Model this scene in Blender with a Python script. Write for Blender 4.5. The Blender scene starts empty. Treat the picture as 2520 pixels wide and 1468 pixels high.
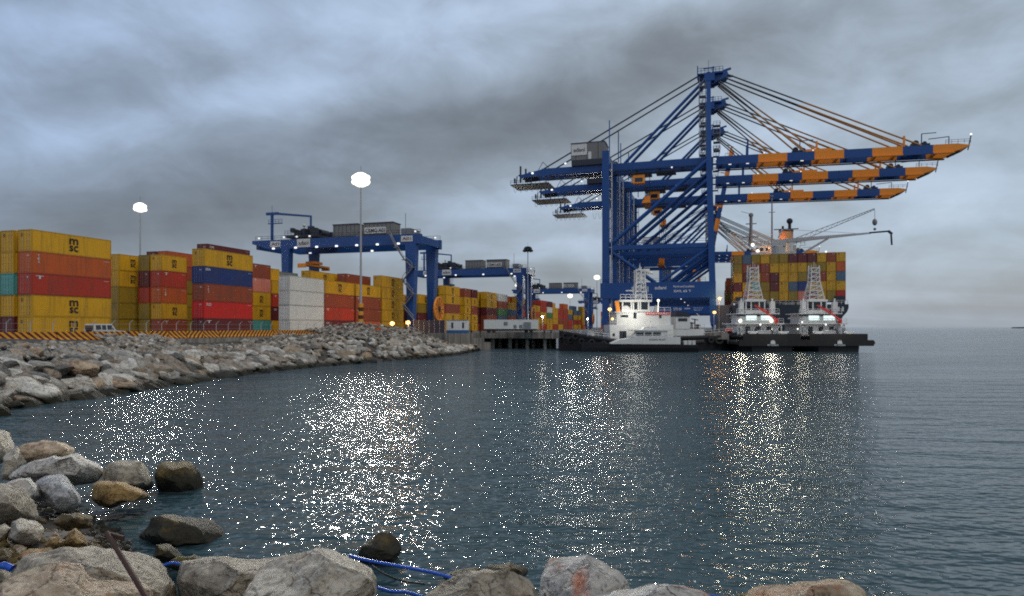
import bpy, math, random
from mathutils import Vector, Matrix, noise
R = math.radians
scene = bpy.context.scene
C = scene.collection
# ---------------------------------------------------------------- camera, world, sun, exposure
F = 1631.0; W0 = 2520.0; HZ = 805.0; CAMZ = 5.5
cd = bpy.data.cameras.new('camera'); cam = bpy.data.objects.new('camera', cd); C.objects.link(cam)
cam.location = (0, 0, CAMZ); cam.rotation_euler = (R(90), 0, 0)
cd.sensor_width = 36; cd.lens = 36*F/W0; cd.shift_y = (HZ-734.0)/W0
cd.clip_start = 0.1; cd.clip_end = 20000
scene.camera = cam
scene.view_settings.view_transform = 'Standard'; scene.view_settings.look = 'None'
scene.view_settings.exposure = 0.0; scene.view_settings.gamma = 1.0
scene.cycles.max_bounces = 5; scene.cycles.diffuse_bounces = 2; scene.cycles.glossy_bounces = 3
scene.cycles.caustics_reflective = False; scene.cycles.caustics_refractive = False
scene.cycles.sample_clamp_indirect = 4.0; scene.cycles.use_denoising = False; scene.cycles.filter_width = 1.9

class NT:
    "small helper for building node trees"
    def __init__(s, tree): s.t = tree; s.n = tree.nodes; s.l = tree.links
    def new(s, typ, **kw):
        nd = s.n.new(typ)
        for k, v in kw.items(): setattr(nd, k, v)
        return nd
    def setin(s, sock, v):
        if hasattr(v, 'is_linked') or hasattr(v, 'links'): s.l.new(v, sock)
        else: sock.default_value = v
    def math(s, op, a, b=0.0, c=None, clamp=False):
        nd = s.new('ShaderNodeMath', operation=op, use_clamp=clamp)
        s.setin(nd.inputs[0], a); s.setin(nd.inputs[1], b)
        if c is not None: s.setin(nd.inputs[2], c)
        return nd.outputs[0]
    def mix(s, f, a, b, mode='MIX'):
        nd = s.new('ShaderNodeMix', data_type='RGBA', blend_type=mode)
        s.setin(nd.inputs[0], f)
        for i, v in ((6, a), (7, b)):
            if isinstance(v, (tuple, list)): v = (v[0], v[1], v[2], 1)
            s.setin(nd.inputs[i], v)
        return nd.outputs[2]
    def noise(s, vec, scale, detail=4, rough=0.55, dist=0.0):
        nd = s.new('ShaderNodeTexNoise'); 
        if vec is not None: s.l.new(vec, nd.inputs['Vector'])
        nd.inputs['Scale'].default_value = scale; nd.inputs['Detail'].default_value = detail
        nd.inputs['Roughness'].default_value = rough; nd.inputs['Distortion'].default_value = dist
        return nd.outputs['Fac']
    def ramp(s, f, stops):
        nd = s.new('ShaderNodeValToRGB'); s.l.new(f, nd.inputs[0])
        e = nd.color_ramp.elements
        while len(e) < len(stops): e.new(0.5)
        for i, (p, c) in enumerate(stops):
            e[i].position = p
            e[i].color = (c[0], c[1], c[2], 1) if isinstance(c, (tuple, list)) else (c, c, c, 1)
        return nd.outputs[0]
    def mapping(s, vec, scale=(1, 1, 1), rot=(0, 0, 0), loc=(0, 0, 0)):
        nd = s.new('ShaderNodeMapping'); s.l.new(vec, nd.inputs[0])
        nd.inputs['Scale'].default_value = scale; nd.inputs['Rotation'].default_value = rot; nd.inputs['Location'].default_value = loc
        return nd.outputs[0]

world = bpy.data.worlds.new('World'); scene.world = world; world.use_nodes = True
w = NT(world.node_tree); w.n.clear()
tc = w.new('ShaderNodeTexCoord'); sep = w.new('ShaderNodeSeparateXYZ'); w.l.new(tc.outputs['Generated'], sep.inputs[0])
dy = w.math('MAXIMUM', sep.outputs[1], 0.25)
A = w.math('DIVIDE', sep.outputs[0], dy); B = w.math('DIVIDE', sep.outputs[2], dy)
cz = w.math('ADD', w.math('MAXIMUM', sep.outputs[2], 0.0), 0.10)
comb = w.new('ShaderNodeCombineXYZ')
w.setin(comb.inputs[0], w.math('DIVIDE', sep.outputs[0], cz)); w.setin(comb.inputs[1], w.math('DIVIDE', sep.outputs[1], cz))
cloudvec = w.mapping(comb.outputs[0], scale=(0.42, 0.9, 1), rot=(0, 0, R(-32)))
n1 = w.noise(cloudvec, 0.85, 7, 0.5, 0.35)
n2 = w.noise(w.mapping(tc.outputs['Generated'], scale=(2.6, 2.6, 6.0), rot=(0, R(14), 0)), 1.3, 6, 0.5, 0.4)
fac = w.math('ADD', w.math('MULTIPLY', w.math('SUBTRACT', n1, 0.5), 1.15), w.math('MULTIPLY', w.math('SUBTRACT', n2, 0.5), 1.35))
# banks of cloud: (centre x, centre y, tilt, half length, half height, strength), as seen in the sky
BANKS = [(1100, 300, 14, 720, 62, -.34), (300, 560, 6, 620, 90, -.34), (820, 480, 12, 500, 80, -.22), (330, 200, 8, 420, 62, -.24),
         (1420, 285, 22, 420, 42, -.20), (1230, 490, -4, 170, 32, -.16), (1300, 700, 2, 500, 60, -.16),
         (1150, 90, 8, 520, 110, .42), (250, 60, 4, 460, 60, .34), (240, 330, 12, 360, 45, .22), (2000, 180, 30, 500, 110, .20),
         (1500, 430, 16, 360, 42, .24), (30, 330, 0, 160, 90, .14), (2250, 500, 24, 420, 70, -.10), (2380, 110, 40, 260, 70, -.06),
         (1700, 60, 30, 280, 60, -.22), (2250, 330, 20, 460, 150, .24), (1900, 560, 10, 420, 70, .14), (2150, 560, 20, 300, 30, .12), (1450, 620, 10, 260, 30, .12)]
for cx, cy, ang, sx, sy, amp in BANKS:
    a0 = (cx-1260)/F; b0 = (HZ-cy)/F; ca, sa = math.cos(R(ang)), math.sin(R(ang))
    da = w.math('SUBTRACT', A, a0); db = w.math('SUBTRACT', B, b0)
    p = w.math('DIVIDE', w.math('ADD', w.math('MULTIPLY', da, ca), w.math('MULTIPLY', db, sa)), sx/F)
    q = w.math('DIVIDE', w.math('SUBTRACT', w.math('MULTIPLY', db, ca), w.math('MULTIPLY', da, sa)), sy/F)
    g = w.math('POWER', 2.71828, w.math('MULTIPLY', w.math('ADD', w.math('MULTIPLY', p, p), w.math('MULTIPLY', q, q)), -0.5))
    fac = w.math('MULTIPLY_ADD', g, amp, fac)
n3 = w.noise(w.mapping(tc.outputs['Generated'], scale=(5.5, 5.5, 9.5), rot=(0, R(16), 0)), 1.6, 8, 0.60, 0.45)
fac = w.math('ADD', w.math('MULTIPLY', fac, 0.56), w.math('MULTIPLY_ADD', n3, 0.52, 0.285), clamp=True)
col = w.ramp(fac, [(0.0, (.110, .123, .142)), (0.28, (.174, .199, .234)), (0.52, (.262, .310, .370)), (0.78, (.385, .470, .590)), (1.0, (.49, .59, .73))])
leftblue = w.math('MULTIPLY_ADD', A, -0.55, 0.12, clamp=True)
col = w.mix(leftblue, col, w.mix(1.0, col, (.84, .98, 1.24), 'MULTIPLY'))
hz = w.math('POWER', 2.71828, w.math('MULTIPLY', w.math('MAXIMUM', B, 0.0), -9.0))
col = w.mix(w.math('MULTIPLY', hz, 0.55), col, (.27, .305, .345))
sky = w.new('ShaderNodeTexSky', sky_type='NISHITA'); sky.sun_disc = False; sky.sun_elevation = R(4); sky.sun_rotation = R(-120)
sky.sun_intensity = 0.5
col = w.mix(1.0, col, w.mix(1.0, sky.outputs[0], (.016, .016, .016), 'MULTIPLY'), 'ADD')
below = w.math('LESS_THAN', sep.outputs[2], -0.004)
col = w.mix(below, col, (.05, .06, .07))
bg = w.new('ShaderNodeBackground'); w.l.new(col, bg.inputs[0]); bg.inputs[1].default_value = 1.14
out = w.new('ShaderNodeOutputWorld'); w.l.new(bg.outputs[0], out.inputs[0])

sl = bpy.data.lights.new('sun', 'SUN'); sl.energy = 0.95; sl.angle = R(25); sl.color = (1.0, .88, .74)
sun = bpy.data.objects.new('sun', sl); C.objects.link(sun); sun.rotation_euler = (R(38), R(10), R(25))

# ---------------------------------------------------------------- helpers
TH = R(16.73); CU = Vector((math.cos(TH), -math.sin(TH), 0)); CV = Vector((math.sin(TH), math.cos(TH), 0))
def port(u, v, z=0.0): return CU*u + CV*v + Vector((0, 0, z))
def P(px, py, d): return Vector(((px-1260)/F*d, d, CAMZ + (HZ-py)/F*d))
def ground(px, d, z): return Vector(((px-1260)/F*d, d, z))
def v_at(u, px): return -u/math.tan(TH - math.atan((px-1260)/F)) if u < 0 else u/math.tan(math.atan((px-1260)/F)-TH)

def tag(o, label=None, cat=None, group=None, kind=None):
    if label: o['label'] = label
    if cat: o['category'] = cat
    if group: o['group'] = group
    if kind: o['kind'] = kind
    return o
def empty(name, loc, rz=0.0, label=None, cat=None, group=None):
    o = bpy.data.objects.new(name, None); C.objects.link(o); o.location = loc; o.rotation_euler = (0, 0, rz)
    o.empty_display_size = 0.3
    return tag(o, label, cat, group)
def place(o, parent=None, loc=None, rz=None):
    C.objects.link(o)
    if parent: o.parent = parent
    if loc is not None: o.location = loc
    if rz is not None: o.rotation_euler = (0, 0, rz)
    return o
def copy_tree(o, parent=None):
    c = o.copy(); C.objects.link(c)
    if parent: c.parent = parent; c.matrix_parent_inverse = o.matrix_parent_inverse.copy()
    for ch in list(o.children): copy_tree(ch, c)
    return c

_tc = {}
def text_geo(txt):
    if txt not in _tc:
        cu = bpy.data.curves.new('lettering', 'FONT'); cu.body = txt; cu.size = 1.0; cu.offset = 0.018; cu.align_x = 'CENTER'; cu.resolution_u = 3
        cu.space_line = 0.85
        ob = bpy.data.objects.new('lettering', cu); C.objects.link(ob); bpy.context.view_layer.update()
        dg = bpy.context.evaluated_depsgraph_get(); me = bpy.data.meshes.new_from_object(ob.evaluated_get(dg))
        vs = [v.co.copy() for v in me.vertices]; fs = [tuple(p.vertices) for p in me.polygons]
        bpy.data.objects.remove(ob); bpy.data.curves.remove(cu); bpy.data.meshes.remove(me)
        x0 = min(v.x for v in vs); x1 = max(v.x for v in vs); y0 = min(v.y for v in vs); y1 = max(v.y for v in vs)
        _tc[txt] = ([((v.x-(x0+x1)/2)/(x1-x0), (v.y-(y0+y1)/2)/(y1-y0)) for v in vs], fs)
    return _tc[txt]

class MB:
    def __init__(s): s.v = []; s.f = []; s.m = []
    def add(s, vs, fs, m=0):
        b = len(s.v); s.v += [tuple(v) for v in vs]; s.f += [tuple(i+b for i in f) for f in fs]; s.m += [m]*len(fs); return s
    def box(s, x0, x1, y0, y1, z0, z1, m=0):
        return s.add([(x0, y0, z0), (x1, y0, z0), (x1, y1, z0), (x0, y1, z0), (x0, y0, z1), (x1, y0, z1), (x1, y1, z1), (x0, y1, z1)],
                     [(0, 3, 2, 1), (4, 5, 6, 7), (0, 1, 5, 4), (1, 2, 6, 5), (2, 3, 7, 6), (3, 0, 4, 7)], m)
    def cbox(s, cx, cy, cz, sx, sy, sz, m=0): return s.box(cx-sx/2, cx+sx/2, cy-sy/2, cy+sy/2, cz-sz/2, cz+sz/2, m)
    def beam(s, p, q, w_, h, m=0, w2=None, h2=None):
        p, q = Vector(p), Vector(q); d = (q-p).normalized(); up = Vector((0, 0, 1)) if abs(d.z) < .95 else Vector((0, 1, 0))
        r = d.cross(up).normalized(); u = r.cross(d).normalized(); w2 = w2 or w_; h2 = h2 or h
        vs = [c + r*(a*ww/2) + u*(b*hh/2) for c, ww, hh in ((p, w_, h), (q, w2, h2)) for a, b in ((-1, -1), (1, -1), (1, 1), (-1, 1))]
        return s.add(vs, [(0, 3, 2, 1), (4, 5, 6, 7), (0, 1, 5, 4), (1, 2, 6, 5), (2, 3, 7, 6), (3, 0, 4, 7)], m)
    def tube(s, p, q, r, n=8, m=0, r2=None, cap=True):
        p, q = Vector(p), Vector(q); d = (q-p).normalized(); up = Vector((0, 0, 1)) if abs(d.z) < .95 else Vector((1, 0, 0))
        a = d.cross(up).normalized(); b = a.cross(d).normalized(); r2 = r if r2 is None else r2
        vs = [c + (a*math.cos(t*2*math.pi/n) + b*math.sin(t*2*math.pi/n))*rr for c, rr in ((p, r), (q, r2)) for t in range(n)]
        fs = [(i, i+n, (i+1) % n+n, (i+1) % n) for i in range(n)]
        if cap: fs += [tuple(range(n)), tuple(range(2*n-1, n-1, -1))]
        return s.add(vs, fs, m)
    def path(s, pts, r, n=6, m=0):
        for a, b in zip(pts, pts[1:]): s.tube(a, b, r, n, m)
        return s
    def prism(s, poly, axis, a, b, m=0):
        "poly: 2-d points in the two other axes, extruded along axis from a to b"
        def mk(t, p):
            if axis == 'y': return (p[0], t, p[1])
            if axis == 'x': return (t, p[0], p[1])
            return (p[0], p[1], t)
        n = len(poly); vs = [mk(a, p) for p in poly] + [mk(b, p) for p in poly]
        return s.add(vs, [tuple(range(n)), tuple(range(2*n-1, n-1, -1))] + [(i, i+n, (i+1) % n+n, (i+1) % n) for i in range(n)], m)
    def torus(s, c, ax, R0, r0, m=0, n=16, k=6):
        ax = Vector(ax).normalized(); up = Vector((0, 0, 1)) if abs(ax.z) < .9 else Vector((1, 0, 0)); a = ax.cross(up).normalized(); b = ax.cross(a)
        vs = []
        for i in range(n):
            e = a*math.cos(2*math.pi*i/n) + b*math.sin(2*math.pi*i/n)
            for j in range(k):
                vs.append(Vector(c) + e*(R0 + r0*math.cos(2*math.pi*j/k)) + ax*(r0*math.sin(2*math.pi*j/k)))
        return s.add(vs, [(i*k+j, ((i+1) % n)*k+j, ((i+1) % n)*k+(j+1) % k, i*k+(j+1) % k) for i in range(n) for j in range(k)], m)
    def ball(s, c, r, m=0, n=10, k=6, sz=1.0):
        vs = [(c[0]+r*math.sin(math.pi*j/k)*math.cos(2*math.pi*i/n), c[1]+r*math.sin(math.pi*j/k)*math.sin(2*math.pi*i/n), c[2]+r*sz*math.cos(math.pi*j/k)) for j in range(k+1) for i in range(n)]
        return s.add(vs, [(j*n+i, (j+1)*n+i, (j+1)*n+(i+1) % n, j*n+(i+1) % n) for j in range(k) for i in range(n)], m)
    def text(s, txt, c, right, up, wd, ht, m=0):
        g, fs = text_geo(txt); c = Vector(c); right = Vector(right); up = Vector(up)
        return s.add([c + right*(x*wd) + up*(y*ht) for x, y in g], fs, m)
    def rail(s, pts, h=1.1, r=.03, step=1.5, m=0):
        for a, b in zip(pts, pts[1:]):
            a, b = Vector(a), Vector(b); n = max(1, int((b-a).length/step))
            for k in (1.0, .5): s.tube(a+Vector((0, 0, h*k)), b+Vector((0, 0, h*k)), r, 4, m)
            for i in range(n+1):
                p = a.lerp(b, i/n); s.tube(p, p+Vector((0, 0, h)), r, 4, m)
        return s
    def mesh(s, name, mats, smooth=False):
        me = bpy.data.meshes.new(name); me.from_pydata(s.v, [], s.f)
        for mt in (mats if isinstance(mats, (list, tuple)) else [mats]): me.materials.append(mt)
        me.polygons.foreach_set('material_index', s.m)
        if smooth: me.polygons.foreach_set('use_smooth', [True]*len(s.f))
        me.update(); return me
    def build(s, name, mats, parent=None, smooth=False):
        return place(bpy.data.objects.new(name, s.mesh(name, mats, smooth)), parent)

def principled(name):
    m = bpy.data.materials.new(name); m.use_nodes = True; t = NT(m.node_tree)
    return m, t, m.node_tree.nodes['Principled BSDF']
def paint(name, colr, rough=0.45, dirt=0.35, scale=0.6, metallic=0.0, corr=0.0, dcol=(.09, .065, .045)):
    m, t, b = principled(name)
    tcn = t.new('ShaderNodeTexCoord'); oi = t.new('ShaderNodeObjectInfo')
    add = t.new('ShaderNodeVectorMath', operation='ADD'); t.l.new(tcn.outputs['Object'], add.inputs[0])
    sc_ = t.new('ShaderNodeVectorMath', operation='SCALE'); t.l.new(oi.outputs['Location'], sc_.inputs[0]); sc_.inputs['Scale'].default_value = 3.7
    t.l.new(sc_.outputs[0], add.inputs[1]); vec = add.outputs[0]
    n = t.noise(t.mapping(vec, scale=(1, 1, .35)), scale, 6, .65)
    st = t.noise(t.mapping(vec, scale=(2.2, 2.2, .12)), 1.6, 4, .6)
    f = t.math('MULTIPLY', t.ramp(t.math('MULTIPLY', n, st), [(.22, 0.0), (.45, 1.0)]), dirt)
    base = t.mix(t.math('MULTIPLY_ADD', oi.outputs['Random'], .35, 0.0), colr, tuple(c*.62 for c in colr))
    base = t.mix(t.math('MULTIPLY', t.noise(vec, .25, 2), .25), base, tuple(min(1, c*1.25+.02) for c in colr))
    t.l.new(t.mix(f, base, dcol), b.inputs['Base Color'])
    b.inputs['Roughness'].default_value = rough; b.inputs['Metallic'].default_value = metallic
    return m
def emit(name, colr, strength):
    m, t, b = principled(name); b.inputs['Base Color'].default_value = (*colr, 1)
    b.inputs['Emission Color'].default_value = (*colr, 1); b.inputs['Emission Strength'].default_value = strength; m.cycles.emission_sampling = 'NONE' if strength < 2 else 'AUTO'
    return m
def lamp(parent, loc, watts, colr, r=0.3, name='lamp_light', spot=None, rot=None):
    l = bpy.data.lights.new(name, 'SPOT' if spot else 'POINT'); l.energy = watts; l.color = colr; l.shadow_soft_size = r
    if spot: l.spot_size = R(spot); l.spot_blend = 1.0
    o = bpy.data.objects.new(name, l); C.objects.link(o); o.parent = parent; o.location = loc
    if rot: o.rotation_euler = rot
    return o

M = dict(
    crane_blue=paint('crane_blue', (.004, .068, .27), .4, .18), crane_orange=paint('crane_orange', (1.0, .31, .012), .45, .12),
    steel=paint('galvanised_steel', (.26, .27, .28), .5, .2, metallic=.4), dark=paint('dark_steel', (.025, .03, .045), .5, .2),
    house=paint('machine_house_grey', (.20, .20, .19), .55, .2), white=paint('white_paint', (.72, .72, .69), .45, .18),
    cream=paint('white_reefer_paint', (.68, .70, .66), .45, .16), black=paint('black_hull_paint', (.005, .005, .008), .6, .1, dcol=(.02, .016, .014)),
    teal_hull=paint('dark_teal_hull_paint', (.018, .030, .045), .4, .25), glass=paint('dark_window_glass', (.02, .03, .04), .08, 0),
    red=paint('red_paint', (.62, .035, .02), .45, .15), rubber=paint('tyre_rubber', (.015, .015, .015), .8, .2), letter_black=paint('black_lettering', (.012, .012, .012), .6, .05),
    letter_white=paint('white_lettering', (.78, .78, .76), .6, .05), funnel=paint('funnel_buff', (.72, .34, .14), .5, .1),
    rust=paint('rusty_iron', (.045, .016, .010), .8, .5), pole=paint('galvanised_pole', (.45, .45, .44), .45, .15), concrete=None,
    bluehose=paint('blue_plastic_pipe', (.008, .085, .50), .45, .25), navy=paint('navy_screen', (.02, .022, .045), .7, .15), blue_base=paint('blue_skid_paint', (.03, .11, .28), .5, .2),
    lit_white=emit('lit_floodlight_lens', (1, .985, .84), 1.7), lit_small=emit('lit_lamp_lens', (1, .97, .92), 1.3), lit_warm=emit('lit_sodium_lens', (1, .66, .24), 1.25),
    lit_dim=emit('dim_lamp_lens', (1, .93, .82), .9), lit_tug=emit('lit_deck_light_lens', (1, .95, .78), 1.9))
m, t, b = principled('weathered_concrete')
tcn = t.new('ShaderNodeTexCoord')
n = t.noise(tcn.outputs['Object'], .8, 8, .7); st = t.noise(t.mapping(tcn.outputs['Object'], scale=(1.2, 1.2, .06)), 1.2, 5, .65)
t.l.new(t.mix(t.ramp(st, [(.4, 0.), (.62, .75)]), t.mix(n, (.20, .19, .17), (.42, .40, .36)), (.09, .075, .055)), b.inputs['Base Color']); b.inputs['Roughness'].default_value = .85
M['concrete'] = m
CC = {'yellow': (.74, .40, .006), 'olive': (.36, .23, .012), 'brown': (.36, .068, .022), 'orange': (.62, .120, .018), 'red': (.52, .045, .018), 'maroon': (.15, .018, .020),
      'scarlet': (.72, .018, .012), 'blue': (.016, .045, .20), 'teal': (.10, .42, .38), 'white': (.80, .80, .74), 'salmon': (.74, .24, .16), 'grey': (.24, .26, .24),
      'light blue': (.10, .17, .26), 'green': (.10, .26, .10)}
M_C = {k: paint(k.replace(' ', '_')+'_container_paint', c, .5, .14 if k == 'white' else .55, .5) for k, c in CC.items()}
M_trim = {k: paint(k.replace(' ', '_')+'_container_frame_paint', tuple(x*.75 for x in c), .5, .4, .7) for k, c in CC.items()}

# ---------------------------------------------------------------- setting: water
def water_material():
    m, t, b = principled('sea_water')
    tcn = t.new('ShaderNodeTexCoord'); o = tcn.outputs['Object']
    geo = t.new('ShaderNodeCameraData')
    h1 = t.noise(t.mapping(o, scale=(1.0, 1.9, 1), rot=(0, 0, R(-24))), 1.25, 1, .4, .3)
    h2 = t.noise(t.mapping(o, scale=(.55, 1.8, 1), rot=(0, 0, R(-26))), .30, 1, .5, .3)
    h3 = t.noise(t.mapping(o, scale=(1.0, 1.4, 1), rot=(0, 0, R(18))), 4.0, 0, .5, .4)
    h = t.math('ADD', t.math('ADD', t.math('MULTIPLY', h1, .60), t.math('MULTIPLY', h2, 1.5)), t.math('MULTIPLY', h3, .26))
    gust = t.ramp(t.noise(t.mapping(o, scale=(.5, 1.2, 1), rot=(0, 0, R(-20))), .045, 4, .6, .8), [(.32, .55), (.66, 1.25)])
    bp = t.new('ShaderNodeBump'); t.l.new(t.math('MULTIPLY', h, gust), bp.inputs['Height']); bp.inputs['Distance'].default_value = .30; bp.inputs['Strength'].default_value = 1.0
    t.l.new(bp.outputs[0], b.inputs['Normal'])
    t.l.new(t.mix(t.noise(o, .02, 3), (.034, .066, .078), (.046, .084, .094)), b.inputs['Base Color'])
    b.inputs['Roughness'].default_value = .085; b.inputs['IOR'].default_value = 1.333; b.inputs['Specular IOR Level'].default_value = .40
    return m
wm = water_material()
wb = MB(); S = 9000
wb.add([(-S, -200, 0), (S, -200, 0), (S, S*1.6, 0), (-S, S*1.6, 0)], [(0, 1, 2, 3)])
tag(wb.build('water', wm), kind='structure')
sb = MB(); sb.add([(-S, -200, -7), (S, -200, -7), (S, S*1.6, -7), (-S, S*1.6, -7)], [(0, 1, 2, 3)])
m, t, b = principled('sea_floor_mud'); b.inputs['Base Color'].default_value = (.03, .035, .03, 1)
tag(sb.build('sea_floor', m), kind='structure')

# ---------------------------------------------------------------- setting: shore slope, yard ground, quay
LAND = 4.0
STA = [-420, -200, 0, 125, 250, 375, 500, 625, 750, 875, 1000, 1110, 1175]
YW = [1120, 1060, 1010, 992, 975, 955, 935, 920, 905, 895, 885, 876, 862]
YC = [838, 838, 838, 843, 846, 844, 853, 846, 826, 809, 820, 852, 854]
def dcrest(px): 
    d = port(-62, v_at(-62, px)).y
    return d if px < 800 else {875: 117, 1000: 130, 1110: 143, 1175: 152}[px]
WP = []; CP = []
for px, yw, yc in zip(STA, YW, YC):
    dw = CAMZ*F/(yw-HZ); WP.append(ground(px, dw, 0.0)); CP.append(P(px, yc, dcrest(px)))
def slope_at(tt, s):
    i = min(int(tt), len(STA)-2); f = tt-i
    a = WP[i].lerp(WP[i+1], f); c = CP[i].lerp(CP[i+1], f)
    p = a.lerp(c, s); 
    if s > 0: p.z = c.z*min(1, s)**.8 if c.z > 0 else 0
    return p
sm = MB(); NS = 60; rows = [-.35, -.1, 0, .15, .3, .45, .6, .75, .9, 1.0, 1.15, 1.35]
for i in range(NS+1):
    tt = (len(STA)-1)*i/NS
    for s in rows:
        p = slope_at(min(tt, len(STA)-1.001), max(0, min(1, s)))
        q = slope_at(min(tt, len(STA)-1.001), 1) - slope_at(min(tt, len(STA)-1.001), 0)
        if s < 0: p = p + q*s; p.z = s*9
        if s > 1: p = p + q*(s-1); p.z = min(p.z, p.z + (3.7-p.z)*((s-1)/.35))
        if 0 < s <= 1: p.z -= .35
        p.z += .12*noise.noise(p*.5)
        sm.v.append(tuple(p))
nr = len(rows)
for i in range(NS):
    for j in range(nr-1): sm.f.append((i*nr+j, (i+1)*nr+j, (i+1)*nr+j+1, i*nr+j+1)); sm.m.append(0)
m, t, b = principled('rubble_earth'); tcn = t.new('ShaderNodeTexCoord')
t.l.new(t.mix(t.noise(tcn.outputs['Object'], 1.2, 8, .7), (.028, .024, .020), (.13, .115, .095)), b.inputs['Base Color']); b.inputs['Roughness'].default_value = .95
M['earth'] = m
tag(sm.build('shore_slope', M['earth'], smooth=True), kind='structure')

edge = [port(-63.5, v, 0) for v in (-60, 20, 60, 85, 105)] + [ground(905, 124, 0), ground(1000, 137, 0), ground(1040, 150, 0), port(-57, 158, 0)]
far = [port(-57, 161.2, 0), port(-57, 190, 0), port(-36, 190, 0), port(-36, 1500, 0), port(-1800, 1500, 0), port(-1800, -60, 0)]
ring = edge + far; lb = MB(); n = len(ring)
lb.v += [(p.x, p.y, LAND) for p in ring] + [(p.x, p.y, -6) for p in ring]
lb.f += [tuple(range(n-1, -1, -1))] if False else [tuple(range(n))]; lb.m += [0]
for i in range(n): lb.f.append((i, (i+1) % n, (i+1) % n+n, i+n)); lb.m.append(1)
m, t, b = principled('yard_asphalt'); tcn = t.new('ShaderNodeTexCoord')
t.l.new(t.mix(t.noise(tcn.outputs['Object'], .15, 8, .7), (.07, .066, .06), (.17, .16, .145)), b.inputs['Base Color']); b.inputs['Roughness'].default_value = .85
tag(lb.build('yard_ground', [m, M['concrete']]), kind='structure')
# quay deck on piles
qr = MB(); QU0, QU1, QV0, QV1 = -57, 3.6, 161, 1490
def pbox(mb, u0, u1, v0, v1, z0, z1, m=0):
    vs = [port(u, v, z) for z in (z0, z1) for u, v in ((u0, v0), (u1, v0), (u1, v1), (u0, v1))]
    mb.add(vs, [(0, 3, 2, 1), (4, 5, 6, 7), (0, 1, 5, 4), (1, 2, 6, 5), (2, 3, 7, 6), (3, 0, 4, 7)], m)
pbox(qr, -56.9, QU1, 161.3, 189.9, 2.9, 3.98); pbox(qr, -35.9, QU1, 190, QV1, 2.9, 3.98)
pbox(qr, -56.9, QU1, 161, 161.28, 2.6, 4.18)
qd = qr.build('quay', M['concrete']); tag(qd, kind='structure')
for k in range(13):
    for r_ in range(3):
        pb = MB(); c = port(-54+k*4.6, 162.6+r_*6, 0)
        pb.tube((c.x, c.y, -7), (c.x, c.y, 2.9), .5, 10); pb.build('pile', M['concrete'], qd)
pb = MB(); pbox(pb, -56.9, QU1, 189.2, 189.8, -6, 2.9); pb.build('retaining_wall', M['concrete'], qd)
bb = MB(); pbox(bb, 3.62, 3.9, 161, 900, 1.6, 3.9)
bb.build('quay_face', M['concrete'], qd)

# ---------------------------------------------------------------- shipping containers
_cm = {}
def c_meshes(L, colr, H=2.9):
    k = (L, colr, H)
    if k in _cm: return _cm[k]
    Wd = 2.44; mb = MB(); hx = Wd/2; pz = .16
    # corner posts, rails
    for x in (-hx+.08, hx-.08):
        for y in (.08, L-.08): mb.cbox(x, y, H/2, .16, .16, H, 1)
        mb.box(x-.05, x+.05, .16, L-.16, 0.003, pz, 1); mb.box(x-.04, x+.04, .16, L-.16, H-.12, H-.004, 1)
    for y0, y1 in ((.02, .12), (L-.12, L-.02)):
        mb.box(-hx+.16, hx-.16, y0, y1, .003, pz, 1); mb.box(-hx+.16, hx-.16, y0, y1, H-.12, H-.004, 1)
    # corrugated long sides
    pitch = .28; nn = int((L-.32)/pitch); p = (L-.32)/nn
    for sx in (-1, 1):
        vs = []; 
        for i in range(nn):
            y = .16+i*p
            for dy, dx in ((0, 0), (.25*p, 0), (.4*p, .045), (.85*p, .045)):
                x = sx*(hx-.03-dx); vs += [(x, y+dy, pz), (x, y+dy, H-.12)]
        vs += [(sx*(hx-.03), L-.16, pz), (sx*(hx-.03), L-.16, H-.12)]
        fs = [(2*i, 2*i+2, 2*i+3, 2*i+1) for i in range(len(vs)//2-1)]
        mb.add(vs, fs, 0)
    mb.box(-hx+.1, hx-.1, .1, L-.1, H-.09, H-.03, 0); mb.box(-hx+.1, hx-.1, .1, L-.1, .03, .09, 1)
    mb.box(-hx+.16, hx-.16, L-.1, L-.06, pz, H-.12, 0)
    shell = mb.mesh('shell', [M_C[colr], M_trim[colr]])
    d = MB(); d.box(.01, hx-.17, .05, .10, pz+.02, H-.14, 0)
    for z in (.55, 1.35, 2.2): d.box(.1, hx-.25, .035, .052, z, z+.25, 0)
    for x in (.28, .72): d.tube((x, .02, pz+.03), (x, .02, H-.15), .022, 5, 1)
    door = d.mesh('door', [M_C[colr], M['steel']])
    e = MB(); e.box(-hx+.16, hx-.16, .06, .10, pz, H-.12, 0)
    for i in range(8):
        x = -hx+.25+i*.25; e.box(x, x+.12, .035, .062, pz+.01, H-.13, 0)
    endp = e.mesh('end_panel', [M_C[colr]])
    _cm[k] = (shell, door, endp); return _cm[k]
_lg = {}
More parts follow.
